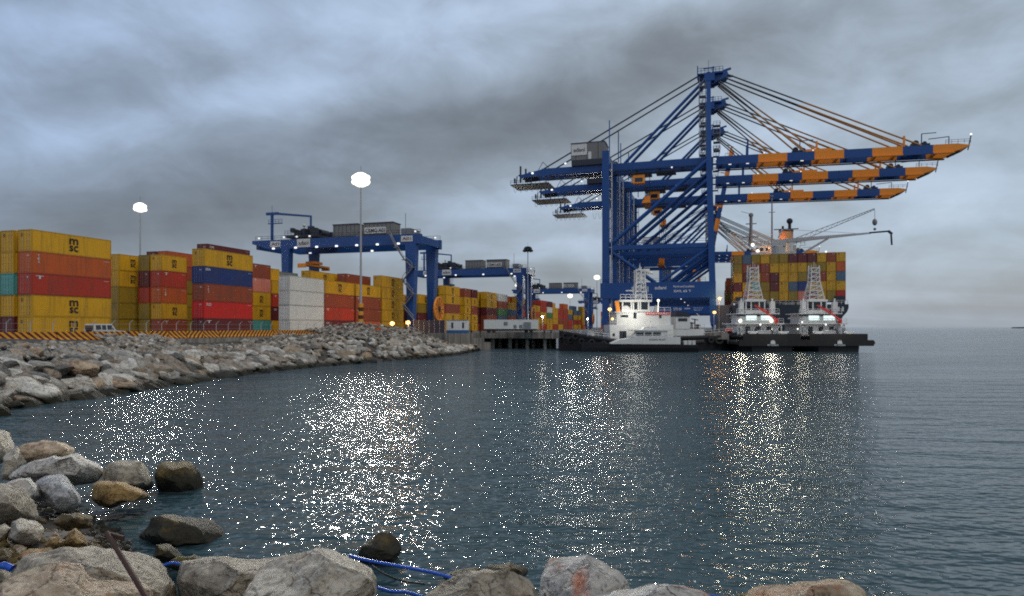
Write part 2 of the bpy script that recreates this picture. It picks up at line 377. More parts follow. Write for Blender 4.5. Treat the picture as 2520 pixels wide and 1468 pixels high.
def logo_mesh(kind, L, H, end=False):
    k = (kind, L, H, end)
    if k in _lg: return _lg[k]
    mb = MB(); x = 1.225; Y = (0, 1, 0); Z = (0, 0, 1); mat = 'letter_black'
    if end:
        if kind == 'msc': mb.text('m', (-.6, .012, 2.35), (1, 0, 0), Z, .36, .2); mb.text('sc', (-.6, .012, 2.1), (1, 0, 0), Z, .36, .2)
        else: mb.text(kind, (.5, .012, 2.3), (1, 0, 0), Z, .5, .22); mat = 'letter_white'
    elif kind == 'msc':
        s = 1.35 if L > 8 else 1.05
        c = L*.5
        mb.text('m', (x, c, H*.5+.36*s), Y, Z, 1.0*s, .62*s); mb.text('sc', (x, c, H*.5-.36*s), Y, Z, 1.0*s, .62*s)
    elif kind == 'bare': return None
    else:
        mat = 'letter_white'
        if kind.startswith('|'):      # stacked letters near the leading end
            for i, ch in enumerate(kind[1:]): mb.text(ch, (x, .95, H-.55-i*.42), Y, Z, .26, .33)
        elif kind == 'band': mb.text('SEA', (x, .95, H-.5), Y, Z, 1.2, .4)
        else: mb.text(kind, (x, 1.15, H-.55), Y, Z, 1.1 if L > 8 else .8, .45)
        mb.text('0 4 5 2 G 1', (x, L-.8, H-.45), Y, Z, .9, .14)
    _lg[k] = mb.mesh('lettering', [M[mat]]); return _lg[k]
ORD = ['bottom', 'second', 'third', 'fourth', 'fifth', 'sixth']
COLW = {'brown': 'rust brown', 'olive': 'dull yellow', 'orange': 'burnt orange', 'scarlet': 'bright red', 'grey': 'grey green', 'salmon': 'salmon pink', 'maroon': 'dark maroon'}
used_labels = {}
def uniq(lbl): 
    used_labels[lbl] = used_labels.get(lbl, 0)+1
    return lbl
CH = {}
def container(u, v, z, L, colr, logo, label, H=2.9, detail=2, group='shipping containers stacked in the yard'):
    rz = -TH; loc = port(u-1.22, v, z)
    shell, door, endp = c_meshes(L, colr, H)
    r = empty('shipping_container', loc, rz, label, 'shipping container', group)
    place(bpy.data.objects.new('shell', shell), r)
    if detail == 2:
        place(bpy.data.objects.new('door', door), r)
        o = place(bpy.data.objects.new('door', door), r); o.location = (0, 0, 0); o.scale = (-1, 1, 1)
    else: place(bpy.data.objects.new('end_panel', endp), r)
    if logo:
        me = logo_mesh(logo, L, H)
        if me: place(bpy.data.objects.new('lettering', me), r)
    if detail == 2 and logo:
        me = logo_mesh(logo if not logo.startswith('|') else 'TEX', L, H, True)
        if me: place(bpy.data.objects.new('end_lettering', me), r)
    return r
def stack(u, v, L, cols, phrase, H=2.9, detail=2):
    "cols from the top down: (colour, logo)"
    n = len(cols)
    for i, (c, lg) in enumerate(cols):
        tier = n-1-i; pos = 'top' if tier == n-1 else ORD[tier]
        if pos not in ('top', 'bottom'): pos += ' up'
        extra = ''
        jit = random.uniform(-.03, .03)
        container(u+jit, v+random.uniform(-.05, .05), LAND+.004+tier*(H+.004), L, c, lg, f'{COLW.get(c, c)} container{extra}, {pos} in {phrase}', H, detail)
Y_, B_, O_, RD, MR, OL = ('yellow', 'msc'), ('brown', '|TEX'), ('orange', '|TEX'), ('red', 'T'), ('maroon', 'CAI'), ('olive', None)
random.seed(3)
stack(-86.5, 66, 12.19, [Y_, ('orange', '|TEX'), ('red', 'T'), Y_, Y_], 'the big stack beside the white car')
stack(-89.75, 66, 12.19, [Y_, ('yellow', None), ('teal', None), ('yellow', None), ('maroon', None)], 'the stack cut by the left picture edge', detail=2)
stack(-93.0, 66.5, 12.19, [('olive', None), ('brown', None), OL, Y_, MR], 'the hidden lane left of the edge stack')
stack(-101, 92.8, 6.06, [Y_, Y_, OL, OL, OL], 'the short dull yellow stack beyond the car')
stack(-103.9, 93, 6.06, [('olive', None), OL, OL, ('olive', None), OL], 'the lane just left of the short dull yellow stack')
stack(-112, 112, 12.19, [('maroon', 'T'), ('brown', 'T'), OL, OL, OL, OL], 'the brown topped stack behind the short yellow one')
stack(-109, 112, 12.19, [('orange', None), ('brown', 'T'), OL, OL, OL, OL], 'the orange topped stack behind the short yellow one')
stack(-94.4, 95.7, 6.06, [Y_, ('red', 'T'), ('orange', '|CAI'), Y_, ('brown', 'T')], 'the short mixed stack left of the blue container')
stack(-97.1, 95.7, 6.06, [('olive', None), ('maroon', 'CAI'), ('red', None), OL, OL], 'the lane tucked left of the short mixed stack')
stack(-92.2, 104.5, 12.19, [('maroon', 'CAI'), ('maroon', 'T'), MR, B_, ('brown', None), MR], 'the six high dark red stack behind')
stack(-80.4, 90.4, 12.19, [Y_, ('blue', 'band'), ('brown', '|TEX'), ('scarlet', 'SUD'), ('maroon', 'T')], 'the stack holding the dark blue container')
stack(-89.6, 114, 6.06, [('brown', 'T'), ('salmon', 'T'), Y_, Y_, ('teal', None)], 'the short stack with a salmon pink container')
stack(-90.7, 122.0, 6.06, [Y_, ('red', 'T'), ('maroon', 'SUD'), Y_], 'the low stack just left of the white ones')
stack(-93.6, 122.5, 6.06, [('yellow', None), Y_, ('grey', None), ('maroon', None), OL], 'the stack behind the low one')
stack(-96.8, 128, 12.19, [('grey', None), ('grey', 'CAI'), OL, B_, OL], 'the grey topped stack behind the white ones')
stack(-79.3, 112, 12.19, [('white', None), ('white', None), ('white', None), ('white', 'bare')], 'the four white refrigerated containers')
stack(-88.5, 133, 12.19, [Y_, ('yellow', None), B_, RD, MR], 'the tall stack behind the white ones', detail=2)
stack(-79.6, 125.0, 12.19, [Y_, ('brown', '|T'), ('red', 'T'), ('maroon', 'CAI')], 'the stack between the white ones and the lamp mast')
stack(-85.2, 143.0, 12.19, [('brown', 'T'), B_, B_, RD, MR], 'the rust topped stack behind the lamp mast')
stack(-79.6, 137.9, 12.19, [Y_, ('brown', 'T'), ('brown', 'T'), ('orange', 'T')], 'the stack right behind the striped mast foot')
stack(-79.6, 150.8, 12.19, [Y_, Y_, Y_, Y_, Y_], 'the all yellow stack at the first gantry')
stack(-92, 184, 12.19, [Y_, ('maroon', 'T'), ('maroon', 'CAI'), Y_], 'the stack just left of the first gantry leg', detail=1)
stack(-86.5, 187, 12.19, [Y_, OL, ('maroon', '|TEX'), Y_], 'the stack framed by the first gantry legs', detail=1)
stack(-79.5, 192.5, 12.19, [Y_, Y_, ('brown', None), Y_, Y_], 'the stack right of the orange cable reel', detail=1)
stack(-82.4, 192.5, 12.19, [('olive', None), OL, ('maroon', None), OL, Y_], 'the lane behind the orange cable reel', detail=1)
stack(-79.5, 209, 6.06, [('brown', 'T'), Y_, Y_, Y_, OL], 'the narrow stack of small yellow ones past the reel', detail=1)
stack(-79.5, 216, 6.06, [('maroon', 'T'), Y_, ('brown', 'T'), ('yellow', 'msc'), Y_], 'the dark topped stack above the white trailer', detail=1)
stack(-79.5, 232, 12.19, [Y_, Y_, ('maroon', 'T'), ('brown', None), ('brown', 'T')], 'the stack above the middle of the white trailer', detail=1)
stack(-82.4, 226, 12.19, [('yellow', None), Y_, ('maroon', 'T'), ('maroon', None), B_], 'the lane behind the middle of the white trailer', detail=1)
random.seed(11)
fc = ['yellow', 'yellow', 'brown', 'maroon', 'orange', 'red', 'yellow', 'light blue', 'brown', 'yellow', 'orange', 'red', 'green', 'white']
zc = {}; ORD1 = ['first', 'second', 'third', 'fourth', 'fifth']
FARP = ['by the second gantry legs', 'just past the second gantry', 'under the lit lamp beyond the second gantry', 'left of the third gantry', 'between the third gantry legs', 'at the third gantry leg', 'past the third gantry', 'near the tug bow']
for u, vs in ((-79.5, [246, 259, 272, 300, 313, 326, 339, 352, 365, 378, 405, 420]), (-82.4, [246, 266, 300, 320, 345, 372, 405]), (-68, [440, 455, 480]), (-64, [440, 470])):
    for k, v in enumerate(vs):
        nn = random.choice([4, 4, 5, 5]); cols = []
        for i in range(nn):
            c = random.choice(fc); cols.append((c, 'msc' if c == 'yellow' and random.random() < .6 else ('T' if c in ('brown', 'red', 'maroon') and random.random() < .5 else None)))
        where = FARP[min(7, int((v-246)/28))]; zc[(u, where)] = zc.get((u, where), -1)+1
        stack(u, v, 12.19, cols, f'{ORD1[zc[(u, where)]]} {["front", "back", "quayside", "inner"][[-79.5, -82.4, -68, -64].index(u)]} stack {where}', detail=1)

# ---------------------------------------------------------------- ship-to-shore cranes
QZ = 3.98
SEG = [14.0, 22.0, 29.4, 37.2, 44.5, 52.2, 59.7, 68.7]
def sts_crane(v, label, num, near=True, trolley=-21.0, hoist=8, boom_up=False, group='blue ship to shore cranes along the quay'):
    r = empty('quay_crane', port(-.6, v, QZ), -TH, label, 'quay crane', group)
    bl = M['crane_blue']; X0 = -30.6; GT = 53.2; GB = 50.8; hw = 9.0
    for x, nm in ((0, 'seaside'), (X0, 'landside')):
        for y in (-hw, hw):
            mb = MB(); w0 = 1.9 if x == 0 else 2.1
            if x == 0: mb.beam((1.2, y, 3.2), (0, y, GB-.3), w0, 2.2, 0, 1.7, 2.0)
            else: mb.beam((x, y, 3.2), (x, y, GT+2.6), w0, 2.4)
            leg = mb.build('leg', bl, r)
            if x != 0:
                g = MB()
                for z in range(5, 52, 3): g.beam((x+1.35, y-.8, z), (x+1.35, y+.8, z), .9, .12); 
                for yy in (-.8, .8): g.tube((x+1.8, y+yy, 4), (x+1.8, y+yy, 52), .07, 5)
                for z in range(5, 50, 3): g.tube((x+1.8, y-.8, z), (x+1.8, y+.8, z+3), .05, 4)
                g.build('ladder', M['white'] if near else M['steel'], leg)
    for x in (1.2, X0):
        mb = MB(); mb.box(x-.8, x+.8, -hw-4, hw+4, 2.2, 4.0); mb.build('sill_beam', bl, r)
        for y in (-hw-2.5, -hw+2.5, hw-2.5, hw+2.5):
            mb = MB(); mb.prism([(y-1.9, 1.05), (y+1.9, 1.05), (y+.5, 2.19), (y-.5, 2.19)], 'x', x-.4, x+.4)
            for k in (-1.5, -.5, .5, 1.5): mb.tube((x-.25, y+k, .42), (x+.25, y+k, .42), .40, 10, 1)
            mb.build('bogie', [bl, M['dark']], r)
    # portal beams with the crane's number and lettering
    for y in (-hw, hw):
        mb = MB(); mb.box(X0-1.6, 1.9, y-1.31, y+1.31, 10.2, 15.0)
        if y < 0:
            mb.rail([(X0-1.5, y-1.3, 15.0), (-1, y-1.3, 15.0)], 1.1, .04, 2.2)
        pb = mb.build('portal_beam', bl, r)
        if y < 0:
            tx = MB(); Xr, Zr = (1, 0, 0), (0, 0, 1); yy = y-1.325
            tx.text('STS '+num, (X0+10.5, yy, 12.9), Xr, Zr, 5.0, 1.7); tx.text('adani', (X0+16.6, yy, 13.3), Xr, Zr, 3.4, 1.0)
            tx.text('Ports and Logistics', (X0+23.4, yy, 13.5), Xr, Zr, 6.0, .8); tx.text('SWL 65 T', (X0+23.0, yy, 12.2), Xr, Zr, 5.0, .7)
            tx.build('lettering', M['letter_white'], pb)
        mb = MB(); mb.box(X0+1.1, -.8, y-.7, y+.7, 25.2, 26.5)
        mb.rail([(X0+1.1, y-.7, 26.5), (-.8, y-.7, 26.5)], 1.3, .06, 3.5); mb.build('cross_beam', bl, r)
        mb = MB(); mb.tube((X0+1, y, 26.6), (-.5, y, 50.9), .62, 10); mb.build('diagonal_brace', bl, r)
        mb = MB(); mb.tube((X0+1, y, 25.2), (X0+15, y, 15.0), .48, 10); mb.tube((X0+16.5, y, 15.0), (.2, y, 25.2), .48, 10); mb.build('knee_brace', bl, r)
    for x, z, hh in ((X0, 26, 1.6), (0, 26, 1.6), (0, 49.6, 1.8), (X0, 54.2, 1.8), (X0, 14.2, 1.4)):
        mb = MB(); mb.box(x-.7, x+.7, -hw+1.1, hw-1.1, z-hh/2, z+hh/2); mb.build('tie_beam', bl, r)
    # girders: twin boxes, y = +-3
    mb = MB()
    for y in (-3.2, 3.2):
        mb.box(-52.5, 1.2, y-.55, y+.55, GB, GT)
        mb.beam((-52.5, y, GB+1.2), (-60, y, GB+.3), 1.0, 2.0, 0, .8, 1.0)
    for x in range(-50, 0, 7): mb.box(x-.4, x+.4, -2.65, 2.65, GB+.3, GB+1.1)
    mb.build('girder', bl, r)
    mb = MB()
    mb.box(-62.9, -50, -4.6, 4.6, GB-2.6, GB-2.3, 0); mb.rail([(-62.9, -4.6, GB-2.3), (-50, -4.6, GB-2.3)], 1.2, .06, 1.3)
    for x in (-61, -56, -51): mb.beam((x, -4, GB-2.3), (x, -3.2, GB+.6), .3, .3)
    mb.rail([(-50, -4.3, GB-1.0), (0, -4.3, GB-1.0)], 1.2, .05, 3.0); mb.box(-50, 0, -4.5, -3.78, GB-1.15, GB-1.0)
    for x, h_ in ((-60, 5.5), (-58.2, 4.5), (-57, 3.4), (-62, 1.6)): mb.beam((x, -2.5, GB-1.5), (x, -2.5, GB+h_-1.5), .5, .5)
    mb.box(-60.5, -55, -3.5, 3.5, GB+.6, GB+1.0)
    mb.tube((-54, -2, GT), (-52.5, -2, GT+2.6), .1, 5); mb.tube((-52.5, -2, GT+2.6), (-50, -2, GT), .1, 5)
    mb.build('tail_platform', M['dark'], r)
    mb = MB()
    for i in range(14):     # festoon cable loops hanging under the tail
        x = -62+i*1.9 if i < 8 else -46+(i-8)*2.2
        if i == 7: continue
        pts = [(x+1.4*t, -4.3, GB-2.6-2.4*math.sin(math.pi*t)**.7) for t in (0, .15, .35, .5, .65, .85, 1)]
        mb.path(pts, .045, 4)
    mb.build('festoon_cable', M['dark'], r)
    # machine house
    mb = MB(); mb.box(-42.6, -31.9, -4.4, 4.4, 55.0, 60.5, 0); mb.prism([(-4.6, 60.5), (4.6, 60.5), (0, 61.0)], 'x', -42.8, -31.7, 0)
    for x in (-41, -37.4, -33.8): mb.box(x-.06, x+.06, -4.44, -4.40, 55.1, 60.4, 1)
    hs = mb.build('machine_house', [M['house'], M['dark']], r)
    mb = MB(); mb.box(-42.4, -31.9, -4.6, 4.6, GT, 54.99); mb.build('house_base', M['dark'], r)
    mb = MB(); mb.box(-42.4, -37.4, -4.55, -4.45, 56.5, 60.0, 0); mb.text('adani', (-39.9, -4.57, 58.2), (1, 0, 0), (0, 0, 1), 3.7, 1.3, 1); mb.build('name_board', [M['white'], M['letter_black']], hs)
    mb = MB(); mb.box(-37.0, -36.0, -4.5, -4.42, 55.1, 57.4); mb.build('door', M['white'], hs)
    # apex frame
    for y in (-2.6, 2.6):
        mb = MB(); mb.beam((0, y*2.4, 50.2), (-.2, y, 79.3), 1.5, 1.3, 0, 1.2, 1.1); mb.build('mast', bl, r)
    mb = MB(); mb.box(-1.4, 1.6, -3.6, 3.6, 76.5, 78.6); mb.box(-3.4, 4.0, -3.4, 3.4, 78.7, 79.0)
    mb.prism([(.8, 76.0), (5.0, 77.6), (5.6, 78.4), (5.2, 79.6), (.8, 79.6)], 'y', -2.2, -1.2); mb.prism([(.8, 76.0), (5.0, 77.6), (5.6, 78.4), (5.2, 79.6), (.8, 79.6)], 'y', 1.2, 2.2)
    mb.rail([(-3.4, -3.4, 79), (4, -3.4, 79)], 1.5, .07, 1.0); mb.rail([(-3.4, 3.4, 79), (4, 3.4, 79)], 1.5, .07, 1.0)
    mb.beam((-3.4, -3.2, 77.2), (-3.4, -3.2, 81.4), .3, .3); mb.beam((1.2, 0, 79), (1.2, 0, 82), .35, .35); mb.beam((-1.8, 0, 81.6), (1.6, 0, 81.6), .3, .3); mb.tube((-.2, 0, 79), (-.2, 0, 84), .06, 4)
    mb.beam((4.0, 0, 80.2), (6.4, 0, 80.8), .5, .6); mb.beam((5, 0, 78.4), (7.0, 0, 78.4), .5, .5)
    mb.build('apex_head', M['crane_blue'], r)
    mb = MB()
    for i, z in enumerate(range(54, 77, 3)):   # lift tower and landings behind the mast
        mb.box(-3.0, -.9, -3.6, -1.2, z, z+.18, 0); mb.rail([(-3, -3.6, z+.18), (-.9, -3.6, z+.18)], 1.1, .05, .7)
        mb.tube((-2.8, -3.5, z), (-1.1, -3.5, z+3), .09, 5)
    for x in (-2.9, -1.0): mb.tube((x, -3.5, 53), (x, -3.5, 78), .09, 5)
    mb.build('stair_tower', M['steel'], r)
    mb = MB()
    for i, z in enumerate((54.5, 57, 59.5, 62)): mb.box(1.2, 3.2, -6.0, -3.6, z, z+.15); mb.rail([(1.2, -6, z+.15), (3.2, -6, z+.15)], 1.1, .06, .7)
    mb.tube((3.1, -5.9, 53.5), (3.1, -5.9, 63), .08, 5); mb.build('landing', M['steel'], r)
    for y in (-2.6, 2.6):
        mb = MB(); mb.tube((-1.0, y, 77.4), (-25.6, y*1.2, GT), .48, 8); mb.build('back_strut', bl, r)
        mb = MB(); mb.tube((-3.0, y, 78.6), (-52.0, y*1.2, GT), .23, 6); mb.build('backstay', M['dark'], r)
    mb = MB(); mb.beam((X0+.2, -3.2, GT+2), (X0+.2, -3.2, GT+14), .3, .3); mb.beam((X0+2.2, 3.2, GT+2), (X0+2.2, 3.2, GT+12), .3, .3); mb.build('guide_post', bl, r)
    # boom
    bm = empty('boom', (2.0, 0, GB), 0); bm.parent = r
    bm.rotation_euler = (0, R(1.0), 0)
    if boom_up: bm.rotation_euler = (0, R(-79), 0)
    xs = [0.0]+[s-2.0 for s in SEG]; mb = MB(); D = GT-GB
    for i in range(len(xs)-1):
        a, c = xs[i], xs[i+1]; mt = i % 2; last = i == len(xs)-2
        for y in (-3.2, 3.2):
            e = .012 if mt else 0
            if last:
                mb.prism([(a, .12), (c-4.6, .0), (c-1.8, .9), (c, 1.7), (c-.4, D-.5), (c-3, D), (a, D)], 'y', y-.56, y+.56, mt)
            else: mb.box(a, c, y-.55-e, y+.55+e, .12+0, D+e, mt)
            # trolley rail walkway below the box
            mb.box(a, c-(4 if last else 0), y-(1.25 if y < 0 else -.56), y-(.56 if y < 0 else -1.25), -.25, .05, mt)
        k = a+1.5
        while k < c-1: mb.box(k-.35, k+.35, -2.6, 2.6, .5, 1.2, mt); k += 5
    mb.box(xs[-1]-1.0, xs[-1]-.4, -2.6, 2.6, 1.4, D-.5, 1)
    for i, (a, c, mt) in enumerate(((9, 9.8, 0), (28, 28.6, 1), (50.6, 51.4, 1))): mb.beam((a, -3.2, D), (a, -3.2, D+(4.6 if i == 0 else 3.0)), .5, .5, mt); mb.beam((a, 3.2, D), (a, 3.2, D+(4.6 if i == 0 else 3.0)), .5, .5, mt)
    mb.beam((25, -3.2, D+.2), (32, -3.2, D+.2), .7, 1.0, 1)
    mb.build('boom_girder', [bl, M['crane_orange']], bm)
    for a in (23.5, 55.0):
        mb = MB(); mb.box(a-2, a+2.4, -2.2, 2.2, D, D+.9); mb.tube((a, -3, D), (a, -3, D+3.4), .14, 6); mb.tube((a, -3, D+3.4), (a+3.6, -3, D+3.5), .12, 6)
        mb.tube((a-1, -1.5, D+1.3), (a-1, 1.5, D+1.3), .8, 10); mb.tube((a+1.2, -1.5, D+1.1), (a+1.2, 1.5, D+1.1), .6, 10)
        mb.build('sheave_block', M['dark'], bm)
    tip = xs[-1]; mb = MB(); mb.tube((tip-5, -3, D), (tip-5, -3, D+2.2), .12, 6); mb.tube((tip-5, -3, D+2.2), (tip-10, -3, D+1.8), .12, 6)
    mb.beam((tip-.4, -3, .6), (tip+.3, -3, D+2.2), .25, .25); mb.beam((tip-5.2, -2, -.9), (tip-2, -2, .6), .5, .6)
    mb.rail([(tip-6, -3.7, D), (tip, -3.7, D)], 1.1, .05, 1.2)
    mb.build('tip_platform', M['dark'], bm)
    mb = MB(); mb.ball((tip+.3, -3, D+2.5), .28); mb.build('boom_light', M['lit_small'], bm)
    for a in (4, 9, 24):
        mb = MB(); mb.cbox(a, -4.3, -.36, .8, .3, .14); mb.build('boom_light', M['lit_dim'], bm)
    for a in (13.6, 27.0):
        mb = MB(); mb.cbox(a, -3.6, D+.3, .35, .3, .25); mb.build('boom_light', M['lit_dim'], bm)
    if boom_up: pass
    else:
        for y in (-1.8, 1.8):
            for a, z0, mt in ((57.0, 78.9, 0), (53.6, 77.6, 0), (30.0, 77.0, 0), (26.8, 76.4, 0)):
                mb = MB(); p = Vector((4.4 if a > 50 else 2.6, y, z0)); q = Vector((a, y*1.75, GT+.1-(a-2)*.0175)); k = .42; mid = p.lerp(q, k)
                mb.tube(p, mid, .22, 6, 0); mb.tube(mid, q, .24, 6, 1); mb.build('forestay', [M['dark'], M['stay']], r)
    # trolley, cab and spreader
    tr = MB(); tr.box(trolley-3.5, trolley+3.5, -2.5, 2.5, GB-1.3, GB-.6); tr.box(trolley+5, trolley+11, -2, 2, GB-1.2, GB-.7)
    to = tr.build('trolley', M['dark'], r)
    mb = MB(); mb.box(trolley-1.9, trolley+1.7, -4.0, -1.4, GB-4.3, GB-1.7, 0); mb.box(trolley-1.3, trolley+1.1, -4.06, -4.0, GB-3.9, GB-2.6, 1); mb.box(trolley+1.0, trolley+1.76, -3.8, -1.6, GB-4.0, GB-2.5, 1); mb.box(trolley-2.6, trolley-1.9, -3.6, -1.8, GB-3.9, GB-2.1, 2); mb.build('cab', [M['crane_orange'], M['glass'], M['white']], to)
    mb = MB(); zz = GB-hoist-3; mb.box(trolley+1.3, trolley+3.1, -1.2, 1.2, zz, zz+2.0, 0); mb.prism([(trolley+1.0, zz-.9), (trolley+3.4, zz-.9), (trolley+2.9, zz), (trolley+1.5, zz)], 'y', -5.9, 5.9, 0)
    for x in (trolley+1.5, trolley+2.9):
        for y in (-.9, .9): mb.tube((x, y, zz+2.0), (x, y, GB-1.3), .05, 4, 1)
    mb.build('spreader', [M['crane_orange'], M['dark']], to)
    for x, y, z, w_ in ((-55.3, -4.8, GB+.9, 1), (-44.4, -4.5, GT+1.0, .8), (-11, -4.6, GB-.2, .7), (-20, -10.6, 9.8, .5), (-8, -10.6, 9.8, .5)) + (((2.6, -6.1, 66.5, 1), (2.6, -6.1, 62.6, 1)) if num == '03' else ()):
        mb = MB(); mb.cbox(x, y, z, .62*w_, .4, .45*w_); mb.build('floodlight', M['lit_small'] if w_ > .75 else M['lit_dim'], r)
    return r
M['stay'] = paint('weathered_stay_paint', (.48, .22, .05), .6, .3)
c1 = sts_crane(214, 'nearest and tallest quay crane, whose portal beam reads STS 01, in front of the others', '01', True, -21, 7)
c2 = sts_crane(241.5, 'second quay crane from the front, its striped boom showing just below the nearest one', '02', True, -18.5, 24)
c3 = sts_crane(275, 'third quay crane from the front, with the lowest of the three large striped booms', '03', True, -20, 5)
FAR = [(480, 'first of the small distant quay cranes behind the container ship, boom lowered'), (503, 'second of the small distant quay cranes, boom lowered behind the first'),
       (527, 'third of the small distant quay cranes, boom lowered')]
c4 = sts_crane(FAR[0][0], FAR[0][1], '05', False, -10, 14)
for v, lb_ in FAR[1:]:
    c = copy_tree(c4); c.location = port(-.6, v, QZ); c['label'] = lb_
sts_crane(447, 'distant quay crane with its orange tipped boom raised almost upright', '04', False, -12, 10, boom_up=True)

# ---------------------------------------------------------------- rail mounted yard gantries
def yard_gantry(v, label, sign, near=True):
    r = empty('yard_gantry_crane', port(-73.3, v, LAND), -TH, label, 'gantry crane', 'blue yard gantry cranes over the container blocks')
    bl = M['crane_blue']; GT, GB, SP, hw = 25.2, 22.7, -37.2, 6.4
    for y in (-hw, hw):
        mb = MB(); mb.prism([(-48, GT), (-48, GT-.9), (-42.5, GB), (2.6, GB), (2.6, GT)], 'y', y-.6, y+.6); g = mb.build('girder', bl, r)
        fl = [(x, y-.80, GB+.15, .62, .3, .4) for x in ((-41, -34, -27.5, -21.5, -15.5, -9.5, -3.5) if y < 0 else (-38, -18, -6))]
        fl += [(x, y-.3, GT+.65, .42, .3, .32) for x in ((-46, -38, -34, -30, 1) if y < 0 else (-20, 1))]
        for q in fl if sign == 'CRMG-A01' else fl[::2]:
            mb = MB(); mb.cbox(*q); mb.build('floodlight', M['lit_small'], g)
        mb = MB(); mb.rail([(-47, y-.55, GT), (2.6, y-.55, GT)], 1.1, .045, 2.0); mb.build('handrail', M['dark'], g)
        mb = MB(); mb.prism([(-1.5, GB), (1.4, GB), (.5, 2.0), (-.9, 2.0)], 'y', y-1.1, y+1.1); mb.build('leg', bl, r)
        mb = MB(); mb.prism([(SP-1.2, GB), (SP+1.2, GB), (SP+.7, 2.0), (SP-.7, 2.0)], 'y', y-1.0, y+1.0); mb.build('leg', bl, r)
    for x, y0, y1 in ((2.0, -hw+.61, hw-.61), (-47, -hw+.61, hw-.61)):
        mb = MB(); mb.box(x-.6, x+.55, y0, y1, GB+.2, GT-.4); mb.build('end_beam', bl, r)
    for x in (0, SP):
        mb = MB(); mb.box(x-.6, x+.6, -hw-2, hw+2, 1.0, 1.99); mb.build('sill_beam', bl, r)
        for y in (-hw-1, -hw+1.2, hw-1.2, hw+1):
            mb = MB(); mb.tube((x-.2, y, .36), (x+.2, y, .36), .35, 12, 1); mb.box(x-.35, x+.35, y-.7, y+.7, .55, .99); mb.build('bogie', [bl, M['dark']], r)
    # sign boards
    for x, w_, h_, tx in ((-40.5, 3.2, 1.9, 'A01' if sign == 'CRMG-A01' else 'A02'), (-31.6, 4.0, 2.7, 'adani'), (-1.2, 3.2, 1.8, 'A01')):
        mb = MB(); mb.cbox(x, -hw-.66, (GT+GB)/2+.1, w_, .08, h_*.82, 0); mb.text(tx, (x, -hw-.715, (GT+GB)/2+.1), (1, 0, 0), (0, 0, 1), w_*.78, h_*.42, 1); mb.build('sign_board', [M['white'], M['letter_black']], r)
    # machinery on top: two houses and the trolley
    for x0, x1, s_ in ((-24.4, -16.9, 0), (-15.1, -6.6, 1)):
        mb = MB(); mb.box(x0, x1, -4.2, 0.2, GT+.3, GT+3.7, 0); mb.box(x0-.15, x1+.15, -4.4, .4, GT+3.71, GT+3.9, 1)
        mb.box(x0, x1, -5.6, -5.0, GT-.6, GT-.4, 1); mb.box(x0, x1, -6.6, .3, GT+.003, GT+.28, 1)
        for k in range(int((x1-x0)/1.2)): mb.box(x0+.5+k*1.2, x0+.58+k*1.2, -4.24, -4.2, GT+.4, GT+3.6, 1)
        h = mb.build('electrical_house', [M['house'], M['dark']], r)
        if s_:
            mb = MB(); mb.box(x0+.3, x0+6.6, -4.4, -4.26, GT+.9, GT+2.6, 0); mb.text(sign, (x0+3.45, -4.43, GT+1.75), (1, 0, 0), (0, 0, 1), 5.7, 1.05, 1); mb.build('sign_board', [M['white'], M['letter_black']], h)
    mb = MB(); mb.tube((-4.0, -2, GT+.3), (-4.0, -2, GT+6.3), .08, 5); mb.box(-3.6, -1.0, -5.5, .5, GT+.3, GT+1.8); mb.build('cabinet', M['steel'], r)
    mb = MB()
    mb.tube((-42, -hw, GT), (-42, -hw, GT+7.4), .42, 8); mb.beam((-43.8, -hw, GT+7.3), (-40, -hw, GT+7.3), .6, .7); mb.beam((-43.2, -hw, GT+4.6), (-38.8, -hw, GT+4.6), .5, .2); mb.rail([(-43.2, -hw, GT+4.7), (-38.8, -hw, GT+4.7)], 1, .05, .9)
    mb.beam((-41, -hw, GT+7.3), (-29.6, -hw, GT+6.0), .5, .6, 0, .4, .45); mb.beam((-29.8, -hw, GT+6.1), (-29.8, -hw, GT+3.0), .4, .4); mb.tube((-42, -hw, GT+7.4), (-42, -hw, GT+9.6), .06, 4)
    mb.build('jib_crane', bl, r)
    mb = MB()
    mb.box(-38, -28, -hw, hw, GT+.6, GT+1.2, 0); rr = random.Random(5)
    for k in range(16):
        x = -37.5+rr.random()*8.5; y = -5+rr.random()*8; mb.cbox(x, y, GT+1.7+rr.random()*1.2, .6+rr.random()*1.2, 1.2, .8+rr.random()*1.4, 0)
    for k in range(4): mb.tube((-36+k*2.2, -3, GT+2.2), (-36+k*2.2, 1, GT+2.2), .9, 12, 0)
    mb.rail([(-38, -hw, GT+1.2), (-28, -hw, GT+1.2)], 1.2, .05, 1.0)
    mb.ball((-33.5, -4, GT+4.1), .45, 1); mb.tube((-33.5, -4, GT+1.6), (-33.5, -4, GT+4), .08, 5)
    tr = mb.build('trolley', [M['dark'], M['white']], r)
    mb = MB()
    for k in range(-3, 4): 
        for yy in (-2.2, 2.2): mb.tube((-33.2+k*.45, yy, GT), (-33+k*.25, yy*.5, 19.6), .035, 4, 1)
    mb.box(-34.4, -31.6, -2.0, 2.0, 18.9, 19.6, 0); mb.box(-34.2, -31.8, -6, 6, 18.2, 18.7, 0)
    for y in (-5.8, 5.8): mb.box(-34.25, -31.75, y-.2, y+.2, 17.6, 18.2, 0)
    mb.build('spreader', [M['crane_orange'] if sign == 'CRMG-A01' else M['crane_blue'], M['dark']], tr)
    # zig-zag stair on the near leg
    mb = MB(); z = 24.0; x = -4.6; k = 0; y = -hw-1.7
    pts = [(-5.4, 25.2), (-3.6, 21.8), (-1.4, 18.6), (1.0, 16.6), (-1.8, 13.2), (1.2, 9.8), (-1.6, 6.6), (1.4, 3.2)]
